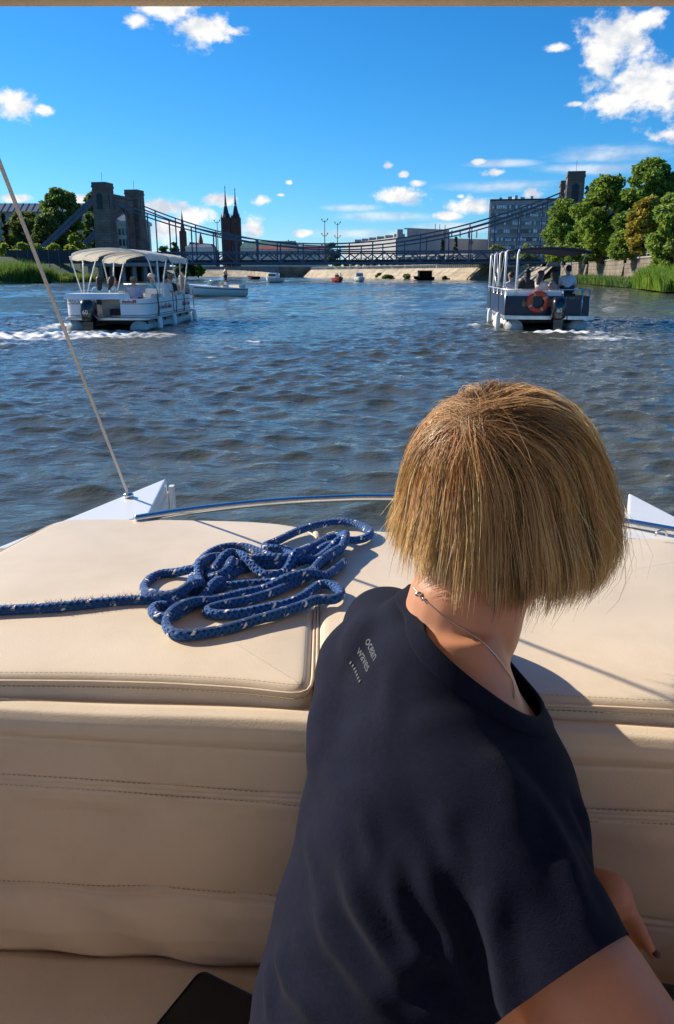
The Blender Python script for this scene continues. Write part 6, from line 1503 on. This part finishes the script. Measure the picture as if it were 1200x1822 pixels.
# necklace with clasp
npx = [(738,1046),(752,1062),(775,1083),(800,1103),(830,1123),(858,1143),(880,1166),(898,1190),(909,1208),(913,1225),(914,1243)]
nl_ = []
for u, v in npx:
    h_ = hit(body_bvh, u, v)
    if h_[0] is not None and h_[0].y < 1.0: nl_.append(h_[0]+h_[1]*0.0012)
M_SILVER = mat('silver_chain', (0.55, 0.50, 0.46), rough=0.3, metal=1.0)
mb = MB(); nl_ = catmull(nl_, 0.003)
for p, q in zip(nl_[:-1:1], nl_[1::1]): mb.cap(p, q, 0.00075, 0.00075, 5)
neck = child('necklace', mb.mesh('necklace'), M_SILVER)
mb = MB(); h_ = hit(body_bvh, 749, 1058); mb.ell(h_[0]+h_[1]*0.0025, (0.0045, 0.0028, 0.0030), None, 12, 8); h_ = hit(body_bvh, 756, 1066)
mb.ell(h_[0]+h_[1]*0.002, (0.002, 0.002, 0.0022), None, 8, 6); child('clasp', mb.mesh('clasp'), M_CHROME, neck)
d = (WRL-ELL).normalized(); x_ = d.cross(Vector((0, 0, 1))).normalized(); y_ = d.cross(x_); cB = WRL+d*0.012
mb = MB(); mb.tube([cB+(x_*math.cos(a)*0.0205+y_*math.sin(a)*0.0195) for a in np.linspace(0, 2*math.pi, 32, endpoint=False)], 0.0011, 6, closed=True); child('bracelet', mb.mesh('bracelet'), M_CHROME)
for s_ in (-1, 1):
    mb = MB(); mb.ell(hp(s_*0.030, 0.084, 0.0), (0.012, 0.010, 0.009), HR, 12, 8); child('eye', mb.mesh('eye'), M_WALLW, body_o)
# trousers and shoes
tr = MB(); tr.cap(V3(0.06,0.46,-0.80), V3(0.06,0.66,-0.80), 0.10, 0.10, 18)
for y in (0.46, 0.65):
    k_ = V3(0.50, y-0.02, -0.835); tr.cap(V3(0.08,y,-0.81), k_, 0.088, 0.066, 18); tr.cap(k_, V3(0.53,y-0.02,-1.22), 0.062, 0.045, 18)
child('trousers', remesh(tr, 'trousers', 0.009, 6), M_TROU)
for y in (0.44, 0.63):
    mb = MB(); mb.cap(V3(0.50,y,-1.262), V3(0.68,y,-1.267), 0.036, 0.032, 14); child('shoe', mb.mesh('shoe'), M_PWHITE)

# --- hair: a chin-length bob grown in locks from the crown
def build_hair():
    rg = np.random.default_rng(17)
    Fn, Un, Rn_, Cn = map(np.array, (Fh, Uh, Rh, CH)); rad = np.array([0.079, 0.097, 0.102]); B = np.stack([Rn_, Fn, Un])
    crown = (Un*0.70-Fn*0.72); crown /= np.linalg.norm(crown)
    def unit(a): return a/np.maximum(1e-9, np.linalg.norm(a, axis=-1, keepdims=True))
    def simulate(D, layer, wob, flare, hemj, steps=44, ds=0.0078):
        n = len(D); P = Cn+((D@B.T)*rad*1.0)@B; hist = [P.copy()]; alive = np.ones(n, bool); V = None
        pole = Cn+((crown@B.T)*rad)@B; pj = rg.normal(0, 0.011, (n, 3)); swl = rg.normal(0.16, 0.13, (n, 1)); ends = np.full(n, 1); side = np.sign((D@Rn_))
        for k in range(steps):
            L_ = (P-Cn)@B.T; q = L_/rad; rr = np.linalg.norm(q, axis=1, keepdims=True); N_ = unit((q/rad)@B)
            away = P-pole-pj; away = unit(away-N_*np.sum(away*N_, 1, keepdims=True)); g = np.array([0, 0, -1.0])[None]
            # front hair is swept to either side of the face
            ff = np.clip((L_[:, 1:2]/rad[1]), 0, 1); sw = Rn_[None]*np.where(L_[:, :1] >= 0, 1, -1)*ff*0.8
            gt = g-N_*np.sum(N_*g, 1, keepdims=True)
            h = np.clip(0.55-N_[:, 2:3], 0, 1)                       # 0 on top, 1 at the sides
            v = away*(1-0.75*h)+gt*(0.35+1.2*h)+sw*(1-0.4*h)+np.cross(N_, away)*swl*(1-0.55*h)
            below = np.clip((-N_[:, 2:3]+0.22)*2.6, 0, 1)
            hor = N_.copy(); hor[:, 2] = 0; hor = unit(hor); prog = np.clip((Cn[2]-P[:, 2:3])/0.15, 0, 1)
            fr = hor*(flare[:, None]*(1-1.5*prog)-0.85*np.clip(prog-0.50, 0, 1)*2)
            v = unit(v)*(1-below)+unit(g+fr)*below
            v = unit(v+wob*np.sin(k*0.33+np.arange(n)[:, None]*np.array([1.7, 2.3, 0.9])))
            V = v if V is None else unit(V*0.45+v*0.55)
            Pn = P+V*ds; L2 = (Pn-Cn)@B.T; q2 = L2/rad; r2 = np.linalg.norm(q2, axis=1, keepdims=True)
            lim = 1+layer[:, None]*np.clip(k/13, 0.12, 1); upz = np.clip((L2[:, 2:3]+0.06)/0.05, 0, 1)
            Pn = np.where((r2 < lim) & (upz > 0), Cn+((q2*(lim/r2)*upz+q2*(1-upz))*rad)@B, Pn)
            P = np.where(alive[:, None], Pn, P); ends = np.where(alive, k+2, ends); hist.append(P.copy())
            hem = H-0.283-0.27*(P[:, 0]-0.05)+hemj
            alive &= P[:, 2] > hem
        return np.stack(hist, 1), ends
    def roots(n):
        out = []
        while len(out) < n:
            d = unit(rg.normal(size=(n, 3))); f, u = d@Fn, d@Un
            ok = ~((f > 0.30) & (u < 0.42)) & (u > -0.52) & ~((f > 0.05) & (u < -0.25)); out += list(d[ok])
        return np.array(out[:n])
    K = 10; Vs = []; Cs = []; Rs = []
    def add(paths, ends, radius, cols_root, cols_tip, mid):
        for i in range(len(paths)):
            p = paths[i, :max(3, ends[i])]; s = np.concatenate([[0], np.cumsum(np.linalg.norm(np.diff(p, axis=0), axis=1))])
            if s[-1] < 0.02: continue
            t = np.linspace(0, s[-1], K); pp = np.stack([np.interp(t, s, p[:, j]) for j in range(3)], 1)
            tip = pp[-1]-Cn
            if tip@Fn > 0.055 and abs(tip@Rn_) < 0.055: continue
            f = np.clip((t/0.24-mid[i])*2.2+0.5, 0, 1)[:, None]; Vs.append(pp); Cs.append(cols_root[i]*(1-f)+cols_tip[i]*f); Rs.append(radius[i]*np.interp(np.linspace(0, 1, K), [0, 0.1, 0.75, 1], [0.7, 1, 0.9, 0.25]))
    ng = 1250; D = roots(ng); nc_ = 130; D[:nc_] = unit(crown[None]+rg.normal(0, 0.22, (nc_, 3))); lay = rg.uniform(0.015, 0.20, ng)**1.0; fl = rg.uniform(0.10, 0.62, ng); hj = rg.normal(0.0, 0.011, ng); cv = rg.uniform(0.35, 0.95, (ng, 1, 1))
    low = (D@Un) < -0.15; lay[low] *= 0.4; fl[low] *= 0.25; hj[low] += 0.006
    paths, ends = simulate(D, lay, 0.05, fl, hj)
    blond = rg.beta(1.0, 0.62, ng); bk = (D@(-Fn) > 0.35) & (rg.uniform(size=ng) < 0.26); blond[bk] *= 0.2; lf = D[:, 0] < -0.30; blond[lf] = 0.6+0.4*blond[lf]; bk &= ~lf; dk_h = np.where(rg.uniform(size=ng) < 0.16, 0.55, 1.0)*np.where(bk, 0.5, 1.0); nch = 22  # lock colours carry painted light: left side sunlit blond, some back locks shaded
    for c in range(nch):
        o_ = rg.normal(0, 0.0046, (ng, 1, 3)); S = paths.shape[1]; s = np.linspace(0, 1, S)[None, :, None]
        ph = rg.uniform(0, 6.28, (ng, 1, 3)); am = rg.uniform(0.0003, 0.0018, (ng, 1, 3))
        pc = paths+o_*(1.05-cv*s)+am*np.sin(s*rg.uniform(3, 9, (ng, 1, 1))+ph)*s
        e2 = np.maximum(4, ends-rg.integers(0, 5, ng))
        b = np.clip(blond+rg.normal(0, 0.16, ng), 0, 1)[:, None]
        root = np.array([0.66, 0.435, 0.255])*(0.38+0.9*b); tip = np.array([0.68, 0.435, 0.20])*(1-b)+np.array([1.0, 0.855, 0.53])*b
        root[low] *= 0.6; tip[low] = tip[low]*0.30; root = root*dk_h[:, None]; tip = tip*dk_h[:, None]  # nape locks darkened in colour for the shade under the bob
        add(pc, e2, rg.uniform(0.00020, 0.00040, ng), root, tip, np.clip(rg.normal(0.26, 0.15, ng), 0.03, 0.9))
    nf = 260; D = roots(nf); pf, ef = simulate(D, rg.uniform(0.14, 0.30, nf), 0.11, rg.uniform(0.3, 1.2, nf), rg.normal(0.025, 0.02, nf))
    add(pf, ef, rg.uniform(0.00022, 0.00040, nf), np.tile([0.55, 0.42, 0.28], (nf, 1)), np.tile([1.0, 0.92, 0.70], (nf, 1)), rg.uniform(0.1, 0.4, nf))
    P = np.array(Vs); C = np.array(Cs); Rd = np.array(Rs); ns = len(P)
    T = np.gradient(P, axis=1); T = unit(T); ref = unit(np.cross(T, np.array([0.31, 0.2, 0.93])[None, None])); q = np.cross(T, ref)
    rings = np.stack([P+(ref*math.cos(a)+q*math.sin(a))*Rd[..., None] for a in (0, 2.094, 4.189)], 2)      # ns,K,3,3
    V = rings.reshape(-1, 3); base = (np.arange(ns)[:, None, None]*K+np.arange(K-1)[None, :, None])*3; k = np.arange(3)[None, None]; l = (k+1) % 3
    F = np.stack([base+k, base+l, base+3+l, base+3+k], -1).reshape(-1, 4)
    me = bpy.data.meshes.new('hair'); raw_mesh(me, V-np.array(bm_off), F); point_color(me, 'col', np.repeat(C.reshape(-1, 3), 3, 0))
    hm = attr_mat('blonde_hair', 'col', rough=0.32, transl=0.50, spec=0.38)
    hair = link_mesh('hair', me, hm, woman, True)
    # dense hair close to the scalp
    mb = MB(); mb.ell(CH, (0.0765, 0.0945, 0.0985), HR, 30, 20)
    for a in np.linspace(R_(62), R_(298), 15):
        dr_ = Fh*math.cos(a)+Rh*math.sin(a); p0 = CH+dr_*0.072; hz_ = -0.272-0.27*(p0.x-0.05); p1 = Vector((p0.x, p0.y, H+hz_+0.030))+Vector((dr_.x, dr_.y, 0))*0.008; mb.cap(p0+Vector((0,0,-0.02)), p1, 0.020, 0.014, 10)
    um = remesh(mb, 'undercoat', 0.006, 10); bmx = bmesh.new(); bmx.from_mesh(um); fc = CH+Fh*0.11-Uh*0.035
    bmesh.ops.delete(bmx, geom=[v for v in bmx.verts if (v.co-fc).length < 0.075 or ((v.co-CH).dot(Fh) > 0.02 and (v.co-CH).dot(Uh) < -0.06 and abs((v.co-CH).dot(Rh)) < 0.05)], context='VERTS'); bmx.to_mesh(um); bmx.free()
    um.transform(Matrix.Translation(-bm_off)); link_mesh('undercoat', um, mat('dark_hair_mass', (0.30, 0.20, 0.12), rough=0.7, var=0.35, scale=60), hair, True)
build_hair()
